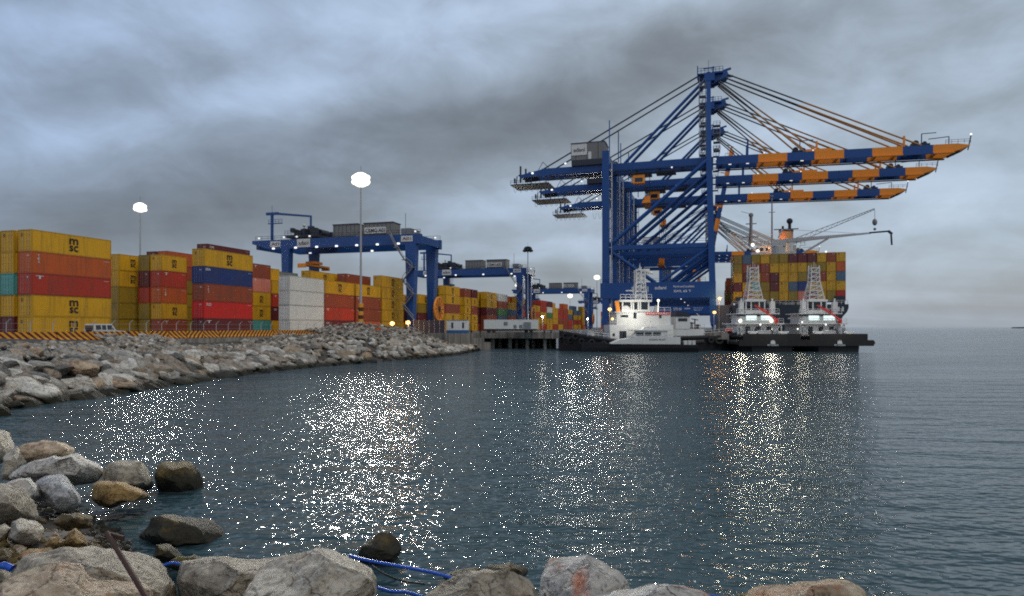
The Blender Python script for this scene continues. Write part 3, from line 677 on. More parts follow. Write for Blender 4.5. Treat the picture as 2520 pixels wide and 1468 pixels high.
    for (xa, za), (xb, zb) in zip(pts, pts[1:]):
        mb.beam((xa, y, za), (xb, y, zb), .7, .18); mb.tube((xa, y-.4, za+1), (xb, y-.4, zb+1), .07, 5); mb.tube((xa, y-.4, za), (xa, y-.4, za+1), .06, 5); mb.tube(((xa+xb)/2, y-.4, (za+zb)/2), ((xa+xb)/2, y-.4, (za+zb)/2+1), .05, 5)
        mb.box(xb-.6, xb+.6, y-.5, y+.6, zb-.12, zb)
    mb.build('stairway', M['steel'], r)
    mb = MB(); mb.torus((1.9, hw, 6.4), (1, 0, 0), 3.1, .28, 0, 28, 6)
    mb.tube((1.75, hw, 6.4), (2.05, hw, 6.4), 3.0, 28, 0); mb.tube((1.3, hw, 6.4), (2.4, hw, 6.4), .5, 10, 1)
    for a in range(12): mb.tube((2.1, hw, 6.4), (2.1, hw+3*math.cos(a*math.pi/6), 6.4+3*math.sin(a*math.pi/6)), .07, 4, 1)
    mb.build('cable_reel', [M['crane_orange'], M['dark']], r)
    return r
g1 = yard_gantry(161.5, 'nearest yard gantry crane, its grey house signed CRMG-A01, above the yellow containers', 'CRMG-A01')
g2 = yard_gantry(262, 'second yard gantry crane, smaller, behind the unlit lamp mast and white trailer', 'CRMG-A02')
g3 = yard_gantry(410, 'third yard gantry crane, small, left of the lit lamp mast by the quay cranes', 'CRMG-A03')
g4 = copy_tree(g3); g4.location = port(-68, 600, LAND); g4['label'] = 'farthest yard gantry crane, tiny, just left of the quay crane legs'

# ---------------------------------------------------------------- lamp masts
def lamp_mast(p, h, label, lit=True, watts=0, striped=False, head=1.0, beam=6):
    r = empty('lamp_mast', p, 0, label, 'lamp mast', 'tall lamp masts in the container yard')
    mb = MB(); mb.tube((0, 0, .25), (0, 0, h), .27, 12, 0, .13); mb.build('pole', M['pole'], r)
    mb = MB(); mb.cbox(0, 0, .12, 1.4, 1.4, .24); mb.build('base', M['concrete'], r)
    if striped:
        mb = MB()
        for i in range(8): mb.tube((0, 0, .3+i*.75), (0, 0, .3+(i+1)*.75), .50, 12, i % 2, .50, True)
        mb.build('striped_guard', [M['hazard_dark'], M['hazard_yellow']], r)
    mb = MB(); mb.torus((0, 0, h-.2), (0, 0, 1), .95*head, .09, 0, 20, 5)
    for a in range(4): mb.tube((0, 0, h-.2), (.95*head*math.cos(a*math.pi/2), .95*head*math.sin(a*math.pi/2), h-.2), .06, 5)
    mb.tube((0, 0, h-.5), (0, 0, h+.4), .3, 10); mb.tube((0, 0, h+.4), (0, 0, h+2.4), .03, 4)
    ring_ = mb.build('head_ring', M['dark'], r)
    for k in range(14):
        tier = k // 8; a = k*math.pi/4 if tier == 0 else k*math.pi/3; c, s = math.cos(a), math.sin(a); rd = (.78 if lit else .95 if tier == 0 else .62)*head; mb = MB(); q = Vector((rd*c, rd*s, h-.55+tier*.62*head))
        mb.beam(q + Vector((-.25*c, -.25*s, .28)), q + Vector((.2*c, .2*s, -.1)), (.26 if lit else .62)*head, (.26 if lit else .62)*head, 0)
        o = mb.build('floodlight', M['dark'], r)
        mb = MB(); mb.ball((q.x+.22*c, q.y+.22*s, q.z-.12), (.40 if lit else .36)*head, 0, 14, 10, .95)
        mb.build('lens', M['lit_white'] if lit else M['glass'], o)
    if lit:
        mb = MB(); mb.ball((0, 0, h-.25), 1.22*head, 0, 24, 14, .86); mb.build('added_glow_ball', M['lit_white'], r)  # emissive ball added around the head to give it a round glow
    if lit and watts:
        lamp(r, (0, 0, h-.9), watts*3.8, (1.0, .93, .76), .5*head, 'lamp_light')
        for k in (2,):
            a = math.radians(30+120*k); q = Vector((2.3*head*math.cos(a), 2.3*head*math.sin(a), h-.6)); tg = Vector((-6, 38, 0))-Vector(p); q = Vector((0, 0, h-.6))+Vector((tg.x, tg.y, 0)).normalized()*2.4*head; dr = Vector((tg.x, tg.y, 0)).normalized()+Vector((0, 0, -.16))
            lamp(r, q, watts*beam, (1.0, .97, .88), .8 if striped else 1.0*head, 'flood_beam', 56 if k == 2 else 150, dr.to_track_quat('-Z', 'Y').to_euler())
    return r
M['hazard_yellow'] = paint('hazard_yellow_paint', (.78, .36, .02), .5, .3); M['hazard_dark'] = paint('hazard_maroon_paint', (.10, .012, .010), .6, .2)
MW = dict(a=26000, b=20000, d=14000, e=8000, f=10000)
lamp_mast(port(-64.7, 114, LAND-.3), 30.4, 'tall lit lamp mast with a yellow and dark banded foot, the brightest light', True, MW['a'], True, 1.35, 14)
d_ = 158; lamp_mast(Vector(((345-1260)/F*d_, d_, LAND)), 30.2, 'lit lamp mast rising behind the yellow containers at the left', True, MW['b'], False, 1.1, 2.4)
d_ = 239; lamp_mast(Vector(((1299-1260)/F*d_, d_, LAND)), 29.6, 'unlit lamp mast with a dark head in front of the second gantry', False, 0, False, 1.3)
d_ = 379; lamp_mast(Vector(((1469-1260)/F*d_, d_, LAND)), 30.0, 'lit lamp mast standing just left of the quay cranes', True, MW['d'], False, 1.3, 3.4)
d_ = 444; lamp_mast(Vector(((1275-1260)/F*d_, d_, LAND)), 30.0, 'distant lit lamp mast seen under the second gantry', True, MW['e'], False, 1.6)
d_ = 606; lamp_mast(Vector(((1403-1260)/F*d_, d_, LAND)), 30.0, 'farthest lit lamp mast seen under the third gantry', True, MW['f'], False, 1.8)

def post_lamp(p, h, label, kind='warm', watts=600):
    r = empty('work_light', p, 0, label, 'work light', 'small lit lamps at quay level'); mb = MB(); mb.tube((0, 0, 0), (0, 0, h), .07, 6); mb.cbox(0, 0, .04, .5, .5, .08); mb.build('pole', M['pole'], r)
    mb = MB(); mb.cbox(0, -.05, h+.18, .7, .4, .34); mb.build('lamp_housing', M['dark'], r)
    mb = MB(); mb.ball((0, -.36, h+.16), .55 if kind == 'warm' else .4, 0, 10, 6, .8); mb.build('lens', M['lit_warm'] if kind == 'warm' else M['lit_white'], r)
    lamp(r, (0, -.9, h+.1), watts, (1, .50, .16) if kind == 'warm' else (1, .95, .85), .7)
    return r
post_lamp(ground(1005, 148, LAND), 2.3, 'orange work light beside the navy screen at the gantry foot', watts=700)
post_lamp(ground(966, 146, LAND), 2.1, 'orange work light against the last yellow stack', watts=1100)
post_lamp(ground(1500, 176, QZ), 6.0, 'warm work light at the landside leg of the nearest quay crane', watts=500)
post_lamp(ground(1757, 186, QZ), 5.4, 'warm work light at the seaside leg of the nearest quay crane', watts=150)
post_lamp(port(4.6-2.4, 203, QZ), 9.6, 'warm work light shining on the stern of the container ship', watts=900)
post_lamp(ground(1446, 300, LAND), 5, 'small white work light below the third gantry', 'cool', 900)
post_lamp(ground(1335, 240, LAND), 5, 'small white work light right of the white trailer', 'cool', 900)

# ---------------------------------------------------------------- fence, barriers, car
fgroup = 'cranked steel fence posts along the yard edge'
mb = MB(); mb.tube((0, 0, 0), (0, 0, 1.95), .042, 6); mb.tube((0, 0, 1.93), (.36, .1, 2.32), .036, 6); mb.cbox(0, 0, .02, .2, .2, .04)
fpm = mb.mesh('fence_post', [M['pole']])
FV = [47.5+2.5*i for i in range(27)]
NM = ['in front of the big yellow stack', 'around the white car', 'below the short mixed stack', 'below the blue container stack', 'below the salmon pink container', 'below the white containers', 'near the striped mast foot']
for i, v in enumerate(FV):
    px = 1260+F*math.tan(math.atan(-69/v)+TH)
    k = 0 if px < 225 else 1 if px < 330 else 2 if px < 465 else 3 if px < 617 else 4 if px < 715 else 5 if px < 800 else 6
    o = place(bpy.data.objects.new('fence_post', fpm), None, port(-69, v, LAND), -TH+.2*random.random())
    tag(o, f'cranked grey fence post {NM[k]}, {["", "first", "second", "third", "fourth", "fifth", "sixth", "seventh", "eighth", "ninth", "tenth"][sum(1 for q in FV[:i+1] if (lambda p_: 0 if p_ < 225 else 1 if p_ < 330 else 2 if p_ < 465 else 3 if p_ < 617 else 4 if p_ < 715 else 5 if p_ < 800 else 6)(1260+F*math.tan(math.atan(-69/q)+TH)) == k)]} from the left', 'fence post', fgroup)
mb = MB()
for z in (.6, 1.2, 1.85): mb.tube((0, 0, z), (0, 65, z), .010, 4)
wire = mb.build('fence_wire', M['pole']); wire.location = port(-69.0, 47.5, LAND); wire.rotation_euler = (0, 0, -TH); tag(wire, 'thin strands of wire running through the cranked fence posts', 'fence wire')
# striped barriers
def stripes(name, sgn):
    m, t, b = principled(name); tcn = t.new('ShaderNodeTexCoord'); s = t.new('ShaderNodeSeparateXYZ'); t.l.new(tcn.outputs['Object'], s.inputs[0])
    x = t.math('ADD', t.math('MULTIPLY', s.outputs[1], 1.0), t.math('MULTIPLY', s.outputs[2], 1.15*sgn))
    fr = t.math('FRACT', t.math('DIVIDE', t.math('ADD', x, 50), .72))
    n = t.noise(tcn.outputs['Object'], 3, 6, .7)
    t.l.new(t.mix(t.math('MULTIPLY', t.ramp(n, [(.5, 0.), (.7, 1.)]), .35), t.mix(t.math('GREATER_THAN', fr, .5), (.80, .34, .018), (.10, .014, .010)), (.22, .19, .15)), b.inputs['Base Color']); b.inputs['Roughness'].default_value = .7
    return m
ST = [stripes('stripe_left', 1), stripes('stripe_right', -1)]
bms = []
for k in range(2):
    mb = MB(); mb.prism([(-.30, 0), (.30, 0), (.30, .12), (.16, .35), (.10, .95), (-.10, .95), (-.16, .35), (-.30, .12)], 'y', 0, 2.92); bms.append(mb.mesh('crash_barrier', [ST[k]]))
pat = [0, 0, 0, 0, 0, 0, 0, 1, 0, 1, 0, 1, 1, 1, 1, 0, 1, 1, 0, 1]
for i in range(20):
    v = 44+i*3.0
    o = place(bpy.data.objects.new('crash_barrier', bms[0] if pat[i] == 0 else bms[1]), None, port(-66.0+random.uniform(-.05, .05), v, LAND+.02), -TH)
    px = 1260+F*math.tan(math.atan(-66/v)+TH)
    nm = 'left of the white car' if px < 228 else 'before the white car' if px < 320 else 'between car and blue container' if px < 470 else 'below the blue container' if px < 617 else 'at the far end'
    tag(o, f'striped barrier, stripes leaning {"right" if pat[i] == 0 else "left"}, {nm}, {["first", "second", "third", "fourth", "fifth", "sixth", "seventh"][sum(1 for j in range(i) if (lambda p_: 0 if p_ < 228 else 1 if p_ < 320 else 2 if p_ < 470 else 3 if p_ < 617 else 4)(1260+F*math.tan(math.atan(-66/(44+j*3.0))+TH)) == (0 if px < 228 else 1 if px < 320 else 2 if px < 470 else 3 if px < 617 else 4))]} one there', 'barrier', 'orange and maroon striped crash barriers')
# white off-road car, facing away along the fence
car = empty('parked_car', port(-72.4, 62.3, LAND), -TH, 'white boxy off-road estate car parked behind the striped barrier', 'car')
def carx(pts, x0, x1, m=0): return pts
mb = MB()
body = [(0, .55), (.05, .95), (3.2, 1.05), (4.45, .98), (4.6, .80), (4.6, .48), (0.05, .48)]
mb.prism([(p[0], p[1]) for p in body], 'x', -.86, .86)
for y, zc in ((.95, .45), (3.75, .45)):
    for s in (-1, 1): mb.box(s*.90-.05, s*.90+.05, y-.48, y+.48, .78, .86)
cb = mb.build('body', M['white'], car)
mb = MB(); a = [(.04, 1.0), (.12, 1.86), (2.55, 1.86), (3.1, 1.06)]; bx = [(-.84, .84), (-.72, .72)]
vs = []
for s in (-1, 1):
    for (y, z) in a: vs.append((s*(.84 if z < 1.2 else .72), y, z))
mb.add(vs, [(0, 1, 2, 3), (7, 6, 5, 4), (1, 5, 6, 2), (0, 4, 5, 1), (2, 6, 7, 3), (0, 3, 7, 4)]); mb.build('cabin', M['white'], car)
for s in (-1, 1):
    for y0, y1 in ((.25, .98), (1.12, 1.72), (1.86, 2.42)):
        mb = MB(); xo = lambda z: s*(.84-(z-1.0)*.14+.012)
        top = 1.72; pts = [(y0, 1.12), (y1, 1.12), (min(y1, 2.45), top), (y0+.02, top)]
        if y1 > 2.3: pts = [(y0, 1.12), (2.86, 1.12), (2.5, top), (y0, top)]
        mb.add([(xo(z), y, z) for y, z in pts], [(0, 1, 2, 3)]); mb.add([(xo(z)-s*.02, y, z) for y, z in pts], [(3, 2, 1, 0)]); mb.build('window', M['glass'], car)
mb = MB(); mb.box(-.62, .62, -.012, .03, 1.15, 1.7); mb.build('rear_window', M['glass'], car)
mb = MB(); mb.add([(-.66, 2.62, 1.74), (.66, 2.62, 1.74), (.72, 3.06, 1.14), (-.72, 3.06, 1.14)], [(0, 1, 2, 3)]); mb.v = [(x, y+.02, z+.02) for x, y, z in mb.v]; mb.build('windscreen', M['glass'], car)
mb = MB(); mb.tube((0.1, -.02, 1.0), (0.1, -.22, 1.0), .36, 14); mb.build('spare_wheel', M['rubber'], car)
for s in (-1, 1):
    for y in (.95, 3.75):
        mb = MB(); mb.tube((s*.66, y, .38), (s*.90, y, .38), .38, 16); wh = mb.build('wheel', M['rubber'], car)
        mb = MB(); mb.tube((s*.89, y, .38), (s*.915, y, .38), .21, 12); mb.build('rim', M['steel'], wh)
    mb = MB(); mb.box(s*.80-.05, s*.80+.05, -.02, .03, .75, 1.0); mb.build('tail_light', M['red'], car)
mb = MB(); mb.box(-.9, .9, -.1, .02, .45, .6); mb.box(-.9, .9, 4.58, 4.7, .45, .62); mb.build('bumper', M['dark'], car)

# ---------------------------------------------------------------- things at the near quay corner
r = empty('screen_fence', ground(1018, 150, LAND), -TH*.35, 'dark navy cloth screen fence with pale posts at the gantry foot', 'fence')
for k in range(6):
    mb = MB(); mb.box(k*1.2, k*1.2+1.14, -.03, .03, .1, 3.0)
    for z in (.5, 1.4, 2.3): mb.box(k*1.2+.1, k*1.2+1.04, -.04, -.03, z, z+.03)
    mb.build('panel', M['navy'], r)
for k in range(7):
    mb = MB(); mb.tube((k*1.2-.03, -.03, 0), (k*1.2-.03, -.03, 3.15), .035, 6); mb.build('post', M['pole'], r)
r = empty('site_office', ground(1099, 152, LAND), -.06, 'small white site office with dark windows on a blue base', 'site office')
mb = MB(); mb.box(0, 4.9, 0, 2.4, .02, .75); mb.build('base', M['blue_base'], r)
mb = MB(); mb.box(.02, 4.88, .02, 2.4, .75, 3.0)
for k in range(10): mb.box(.3+k*.46, .38+k*.46, -.01, .02, .8, 2.95)
mb.build('wall', M['white'], r)
mb = MB(); mb.box(-.06, 4.96, -.08, 2.48, 3.0, 3.1); mb.build('roof', M['steel'], r)
for x in (1.1, 3.6):
    mb = MB(); mb.box(x, x+.45, -.05, -.012, 1.2, 2.5); mb.build('window', M['glass'], r)
r = empty('refrigerated_trailer', ground(1191, 163, QZ), -.02, 'long white refrigerated trailer parked on the quay edge', 'trailer')
mb = MB(); mb.box(0, 13.4, 0, 2.5, 1.02, 3.2); mb.box(-.03, 13.43, -.02, 2.52, 3.2, 3.3); mb.box(-.03, 13.43, -.03, 2.52, 1.0, 1.15); mb.build('body', M['cream'], r)
mb = MB(); mb.box(.3, 13, .3, 2.2, .7, .99); mb.build('chassis', M['dark'], r)
for x in (1.2, 2.4, 10.4, 11.6):
    mb = MB(); mb.tube((x, .05, .48), (x, .35, .48), .48, 14); mb.build('wheel', M['rubber'], r)
for x, w_, z, h_, mt in ((4.9, .9, 1.9, .8, 'glass'), (7.3, .7, 1.2, .75, 'glass'), (8.7, .7, 1.2, .75, 'glass')):
    mb = MB(); mb.box(x, x+w_, -.06, -.035, z, z+h_, 0); mb.box(x+.1, x+w_-.1, -.09, -.06, z+.1, z+h_-.1, 1); mb.build('window', [M['glass'], M['steel']], r)
mb = MB(); mb.box(9.9, 11.5, -.5, -.035, .9, 2.7)
for k in range(6): mb.box(10.0, 11.4, -.53, -.5, 1.1+k*.25, 1.2+k*.25)
mb.build('cooling_unit', M['steel'], r)
r = empty('fender', ground(1374, 160.4, 0), -TH, 'blue and white striped quay fender beside the black tug bow', 'fender')
for k in range(3):
    mb = MB(); mb.box(-.45+k*.62, .05+k*.62, -.3, 0, .3, 2.7); mb.build('pad', M['white'] if k % 2 == 0 else M['blue_base'], r)
rng = random.Random(8)
for k, px in enumerate((1160, 1182, 1340, 1356, 1215)):
    r = empty('bollard', ground(px, 162, QZ if px > 1165 else LAND), 0, ['short rusty bollard beside the site office', 'short rusty bollard at the left end of the white trailer', 'short rusty bollard at the right end of the white trailer', 'short rusty bollard nearest the tug bow', 'short rusty bollard in front of the white trailer'][k], 'bollard', 'mooring bollards on the quay edge')
    mb = MB(); mb.tube((0, 0, 0), (0, 0, .5), .22, 10, 0, .18); mb.tube((0, 0, .5), (0, 0, .68), .34, 10, 0, .3); mb.build('post', M['rust'], r)
# concrete blocks lying on the quay corner
for k, (px, d, s) in enumerate(((1178, 159.5, 1.3), (1196, 160.2, 1.1))):
    mb = MB(); mb.box(-s, s, -.6, .6, -1.4, 2.2 if k == 0 else 1.2); o = mb.build('concrete_block', M['concrete']); o.location = ground(px, d-1.0, .6); o.rotation_euler = (0, 0, .2*k)
    tag(o, ['stained upright concrete block at the quay corner', 'low concrete block at the dark mouth under the quay'][k], 'concrete block')
# far breakwater on the horizon
mb = MB(); mb.prism([(-160, 0), (-150, 5), (0, 6), (900, 5), (1000, 0)], 'y', 0, 30); o = mb.build('breakwater', M['earth']); o.location = ground(2530, 2600, -.5); o.location.x = (2500-1260)/F*2600+160; tag(o, kind='structure')

# ---------------------------------------------------------------- container ship
SHV = 209.0
ship = empty('container_ship', port(21.8, SHV, 0), -TH, 'container ship moored stern first, dark hull stacked five high with containers', 'container ship')
L_ = 215
def hull_mesh(L, B, D, stern_rise, bow=True, n=26, draft=.5):
    "lofted hull: stations along y, symmetric sections; z=0 is the water"
    mb = MB(); secs = []
    for i in range(n+1):
        t = i/n; y = t*L
        wdk = B/2*(1.0 if t < .80 else max(.02, 1-((t-.80)/.20)**2.0)); 
        wwl = B/2*min(1, .30+t*6.5)*(1.0 if t < .68 else max(.01, 1-((t-.68)/.32)**1.6))
        keel = -draft if t > .06 else -draft+(stern_rise+draft)*(1-t/.06)
        dz = D + (3.0*((t-.85)/.15)**2 if t > .85 and bow else 0)
        pts = []
        for k in range(9):
            q = k/8; z = keel+(dz-keel)*q; wz = wwl+(wdk-wwl)*min(1, q*1.25)**.55
            if k == 0: wz *= .25 if t > .06 else .45
            pts.append((wz, y, z))
        secs.append([(-x, y_, z) for x, y_, z in reversed(pts)] + pts)
    m_ = len(secs[0]); 
    for s in secs: mb.v += s
    for i in range(n):
        for j in range(m_-1): mb.f.append((i*m_+j, i*m_+j+1, (i+1)*m_+j+1, (i+1)*m_+j)); mb.m.append(0)
        mb.f.append((i*m_+m_-1, i*m_, (i+1)*m_, (i+1)*m_+m_-1)); mb.m.append(1)
    mb.f.append(tuple(range(m_-1, -1, -1))); mb.m.append(0); mb.f.append(tuple(n*m_+j for j in range(m_))); mb.m.append(0)
    return mb
hb = hull_mesh(L_, 31.6, 12.0, 3.2, draft=6); hull = hb.build('hull', [M['teal_hull'], M['dark']], ship, smooth=False)
mb = MB(); mb.text('MAJURO', (1.5, -.03, 7.9), (1, 0, 0), (0, 0, 1), 3.6, .6); mb.build('lettering', M['letter_white'], hull)
mb = MB(); mb.rail([(-15.6, .1, 12), (15.6, .1, 12)], 1.1, .05, 1.6); mb.rail([(-15.6, .1, 12), (-15.6, 120, 12)], 1.1, .05, 4); mb.build('railing', M['white'], hull)
mb = MB()
for x in range(-14, 15, 4): mb.box(x-.25, x+.25, 1.2, 1.7, 12, 13.0)
mb.box(-15.3, 15.3, 1.0, 13.4, 13.0, 13.28); mb.build('hatch_cover', M['dark'], ship)
for x in (13.2, 14.3):
    mb = MB(); mb.cbox(x, .0, 10.6, .5, .12, 1.3); mb.build('draft_mark', M['white'], ship)
for s, z in ((-1, 0), (1, 0)):
    mb = MB(); mb.box(s*13.6-1.3, s*13.6+1.3, .2, 2.6, 12.0, 14.4); mb.build('winch_platform', M['dark'], ship)
# accommodation, funnel, masts, provision cranes
mb = MB(); mb.box(-12, 8, 30, 42, 12, 29.0, 0); mb.box(-6.5, 5.5, 31, 40, 29.0, 33, 0)
for k in range(6): mb.box(-6+k*1.9, -4.9+k*1.9, 30.9, 31.0, 31.3, 32.3, 1)
mb.build('accommodation', [M['white'], M['glass']], ship)
mb = MB(); mb.box(-9, 3, 24, 28, 12, 30.2, 0); mb.tube((1.9, 27, 30.2), (1.9, 27, 33.9), 2.2, 18, 0); mb.tube((1.9, 27, 33.9), (1.9, 27, 36.9), 2.2, 18, 2); mb.tube((1.9, 27, 36.9), (1.9, 27, 37.5), 2.3, 18, 1); mb.build('funnel', [M['white'], M['dark'], M['funnel']], ship)
mb = MB()
mb.tube((3.0, 27, 37.5), (3.0, 27, 39.6), .5, 10); mb.ball((3.0, 27, 40.4), 1.0); mb.tube((1.0, 28, 37.5), (1.0, 28, 39), .35, 8); mb.box(-2, 5.5, 25, 26, 37.5, 37.7)
mb.build('exhaust', M['dark'], ship)
mb = MB(); 
mb.tube((-2.2, 30, 33), (-2.2, 30, 49), .32, 8, 0, .18); mb.ball((-2.2, 30, 49.4), .5, 0); mb.box(-3.2, -1.2, 29.9, 30.1, 44, 44.2)
mb.tube((-8.8, 31, 33), (-8.8, 31, 43), .5, 8); mb.box(-10.5, -7, 30.8, 31.2, 40.5, 40.8); mb.box(-11.5, -6.5, 30.5, 31.5, 36, 36.3); mb.ball((-8.8, 31, 43.6), .8); mb.tube((-9.7, 31, 33), (-8.9, 31, 41), .2, 5); mb.tube((-12, 31, 45), (-8.8, 31, 44), .08, 4)
mb.rail([(-12, 30, 33), (8, 30, 33)], 1.4, .08, 1.2); mb.build('mast', M['steel'], ship)
cr = MB(); cr.tube((-1.0, 21, 12), (-1.0, 21, 31.4), 2.3, 14, 0, 2.1); cr.box(-3.0, 1.2, 19.2, 22.8, 31.4, 33.6, 0)
cr.beam((1.2, 21, 33.2), (24.0, 12.0, 33.6), 1.5, 1.3, 0, .45, .45); cr.beam((6, 19.2, 28.9), (13, 16.3, 33), .5, .5); cr.tube((-1, 21, 34.2), (.2, 21, 37), .3, 6); cr.tube((.2, 21, 37), (20, 13.4, 33.9), .06, 4)
co = cr.build('deck_crane', M['white'], ship)
mb = MB(); mb.beam((23.6, 12.1, 33.7), (28.6, 10.0, 33.7), .4, .45); mb.beam((28.2, 10.2, 33.8), (29.2, 10.0, 32.8), .6, .7); mb.beam((28.9, 10.0, 33.2), (29.1, 10.0, 29.6), .42, .42); mb.build('jib_tip', M['dark'], co)
mb = MB()
a = Vector((3.5, 34, 33)); b_ = Vector((28, 26, 42.8)); up = Vector((0, 0, .9))
mb.tube(a, b_, .10, 5); mb.tube(a+up*2, b_+up*.4, .10, 5)
for k in range(16): mb.tube(a.lerp(b_, k/16), (a+up*2).lerp(b_+up*.4, (k+.5)/16), .05, 4); mb.tube((a+up*2).lerp(b_+up*.4, (k+.5)/16), a.lerp(b_, (k+1)/16), .05, 4)
mb.tube(b_, b_-Vector((0, 0, 3.0)), .07, 4); mb.ball(b_-Vector((0, 0, 4.0)), .75, 0, 8, 6, 1.5); mb.ball(b_-Vector((0, 0, 6.2)), .45, 0, 8, 5)
mb.build('lattice_boom', M['steel'], ship)
mb = MB()
for s in (-1,): mb.box(-20.5, -16.4, 8, 10, 3.5, 12.3, 0)
for k in range(8): mb.beam((-16.6, 12+k*1.3, 11.6-k*1.0), (-16.6, 13.3+k*1.3, 10.6-k*1.0), .9, .15, 0)
mb.build('gangway', M['steel'], ship)
lamp(ship, (-2.2, 22.9, 33.2), 900, (1, .45, .18), .3); 
for x, y, z in ((-8.4, 28.8, 33.2), (-6.8, 28.8, 31.0)):
    mb = MB(); mb.ball((x, y, z), .55); mb.build('deck_light', M['lit_tug'], ship)
for x, y, z in ((-13.6, 28, 28.6), (12, 14, 28.6), (-9.6, 27.6, 29.1), (7.8, 27.6, 29.0)):
    mb = MB(); mb.ball((x, y, z), .3); mb.build('deck_light', M['lit_small'], ship)
mb = MB(); mb.box(-16, 16, 13.7, 14.1, 12, 28.6) if False else None
mb = MB()
for x in (-15.6, 15.6): mb.beam((x, 13.9, 12), (x, 13.9, 27.9), .35, .5)
for z in (16, 19, 22, 25, 27.8): mb.beam((-15.6, 14.1, z), (15.6, 14.1, z), .2, .25)
mb.build('lashing_bridge', M['steel'], ship)
SHC = ['y b y y y y m m m y m y', 'y m m m y y y y y y y o', 'y m y m m y y y m m y b', 'm y t y m y l b y y y y', 'y o y y y y y s m y y r']
CM = {'y': 'yellow', 'b': 'light blue', 'm': 'maroon', 'o': 'orange', 't': 'teal', 'l': 'light blue', 's': 'salmon', 'r': 'scarlet'}
NUM = ['first', 'second', 'third', 'fourth', 'fifth', 'sixth', 'sixth', 'fifth', 'fourth', 'third', 'second', 'first']
RW = ['top', 'second', 'middle', 'fourth', 'bottom']
rs = random.Random(4)
for i, row in enumerate(SHC):
    for j, ch in enumerate(row.split()):
        u = 21.8-15.4+1.22+.06+j*2.56+1.22; c = CM[ch]
        if c == 'yellow' and rs.random() < .35: c = 'olive'
        if ch == 'b' and (i, j) == (3, 7): c = 'blue'
        if ch == 'm' and rs.random() < .4: c = 'brown'
        side = 'left' if j < 6 else 'right'
        container(u, SHV+1.2, 13.29+(4-i)*2.76, 12.19, c, 'msc' if c == 'yellow' else ('CAI' if c in ('maroon', 'brown') else None),
                  f'{COLW.get(c, c)} container on the ship stern, {RW[i]} row, {NUM[j]} from the {side}', H=2.74, group='containers stacked on the ship stern')
for j, nt in enumerate((4, 4, 3)):
    for i in range(nt):
        c = rs.choice(['brown', 'orange', 'olive', 'brown']); u = 21.8-15.6-(0.0 if j == 0 else 0)+1.22
        container(21.8-15.4+1.3, SHV+45+j*13.2, 12.3+i*2.76, 12.19, c, None, f'{COLW[c]} container at the ship side, {["bottom", "second", "third", "top"][i]} of {["first", "second", "third"][j]} stack past the stern block', H=2.74, detail=1, group='containers along the left side of the ship')

# ---------------------------------------------------------------- harbour tugs
def tug_hull(L, B, bowz, midz, sternz, n=22):
    mb = MB(); secs = []
    for i in range(n+1):
        t = i/n; y = t*L
        wd = B/2*(min(1, .72+t*1.6) if t < .2 else 1.0)*(1.0 if t < .62 else max(.03, (1-((t-.62)/.38)**2.4)))
        top = midz+(bowz-midz)*max(0, (t-.35)/.65)**1.7 + (sternz-midz)*max(0, (.3-t)/.3)**1.5
        pts = [(wd*.86, y, -1.0), (wd*.93, y, 0.0), (wd*.97, y, top*.45), (wd, y, top-.72), (wd*1.07, y, top-.68), (wd*1.07, y, top-.32), (wd*.97, y, top-.28), (wd*.93, y, top)]
        secs.append([(-x, y_, z) for x, y_, z in reversed(pts)] + pts)
    m_ = len(secs[0])
    for s in secs: mb.v += s
    for i in range(n):
        for j in range(m_-1): mb.f.append((i*m_+j, i*m_+j+1, (i+1)*m_+j+1, (i+1)*m_+j)); mb.m.append(0)
        mb.f.append((i*m_+m_-2, i*m_+1, (i+1)*m_+1, (i+1)*m_+m_-2)); mb.m.append(1)
    mb.f.append(tuple(range(m_-1, -1, -1))); mb.m.append(0)
    return mb
def truss_mast(parent, x, y, z0, z1, w0, w1, arms=True, mat='white'):
    mb = MB(); n = 7
    def pt(k, a, b): 
        t = k/n; w_ = w0+(w1-w0)*min(1, t*1.6); return (x+a*w_/2, y+b*w_/2, z0+(z1-z0)*t)
    for a in (-1, 1):
        for b in (-1, 1):
            for k in range(n): mb.tube(pt(k, a, b), pt(k+1, a, b), .13, 5)
    for k in range(n+1):
        for (a, b), (c, d) in (((-1, -1), (1, -1)), ((1, -1), (1, 1)), ((1, 1), (-1, 1)), ((-1, 1), (-1, -1))):
            mb.tube(pt(k, a, b), pt(k, c, d), .10, 4)
            if k < n: mb.tube(pt(k, a, b), pt(k+1, c, d), .075, 4)
        if arms and k in (3, 5, 6, 7):
            e = 1.25-.1*k; mb.box(x-w1/2-e*.6, x+w1/2+e*.6, y-.25, y+.25, pt(k, 1, 1)[2]-.06, pt(k, 1, 1)[2]+.06)
            for s in (-1, 1): mb.tube((x+s*(w1/2+e*.55), y, pt(k, 1, 1)[2]-.5), (x+s*(w1/2+e*.55), y, pt(k, 1, 1)[2]+.6), .14, 6)
    mb.tube((x, y, z1), (x, y, z1+1.6), .06, 4); mb.tube((x+.5, y, z1), (x+.5, y, z1+1.1), .05, 4); mb.tube((x-.6, y, z1), (x-.6, y, z1+.9), .05, 4)
    return mb.build('mast', M[mat], parent)
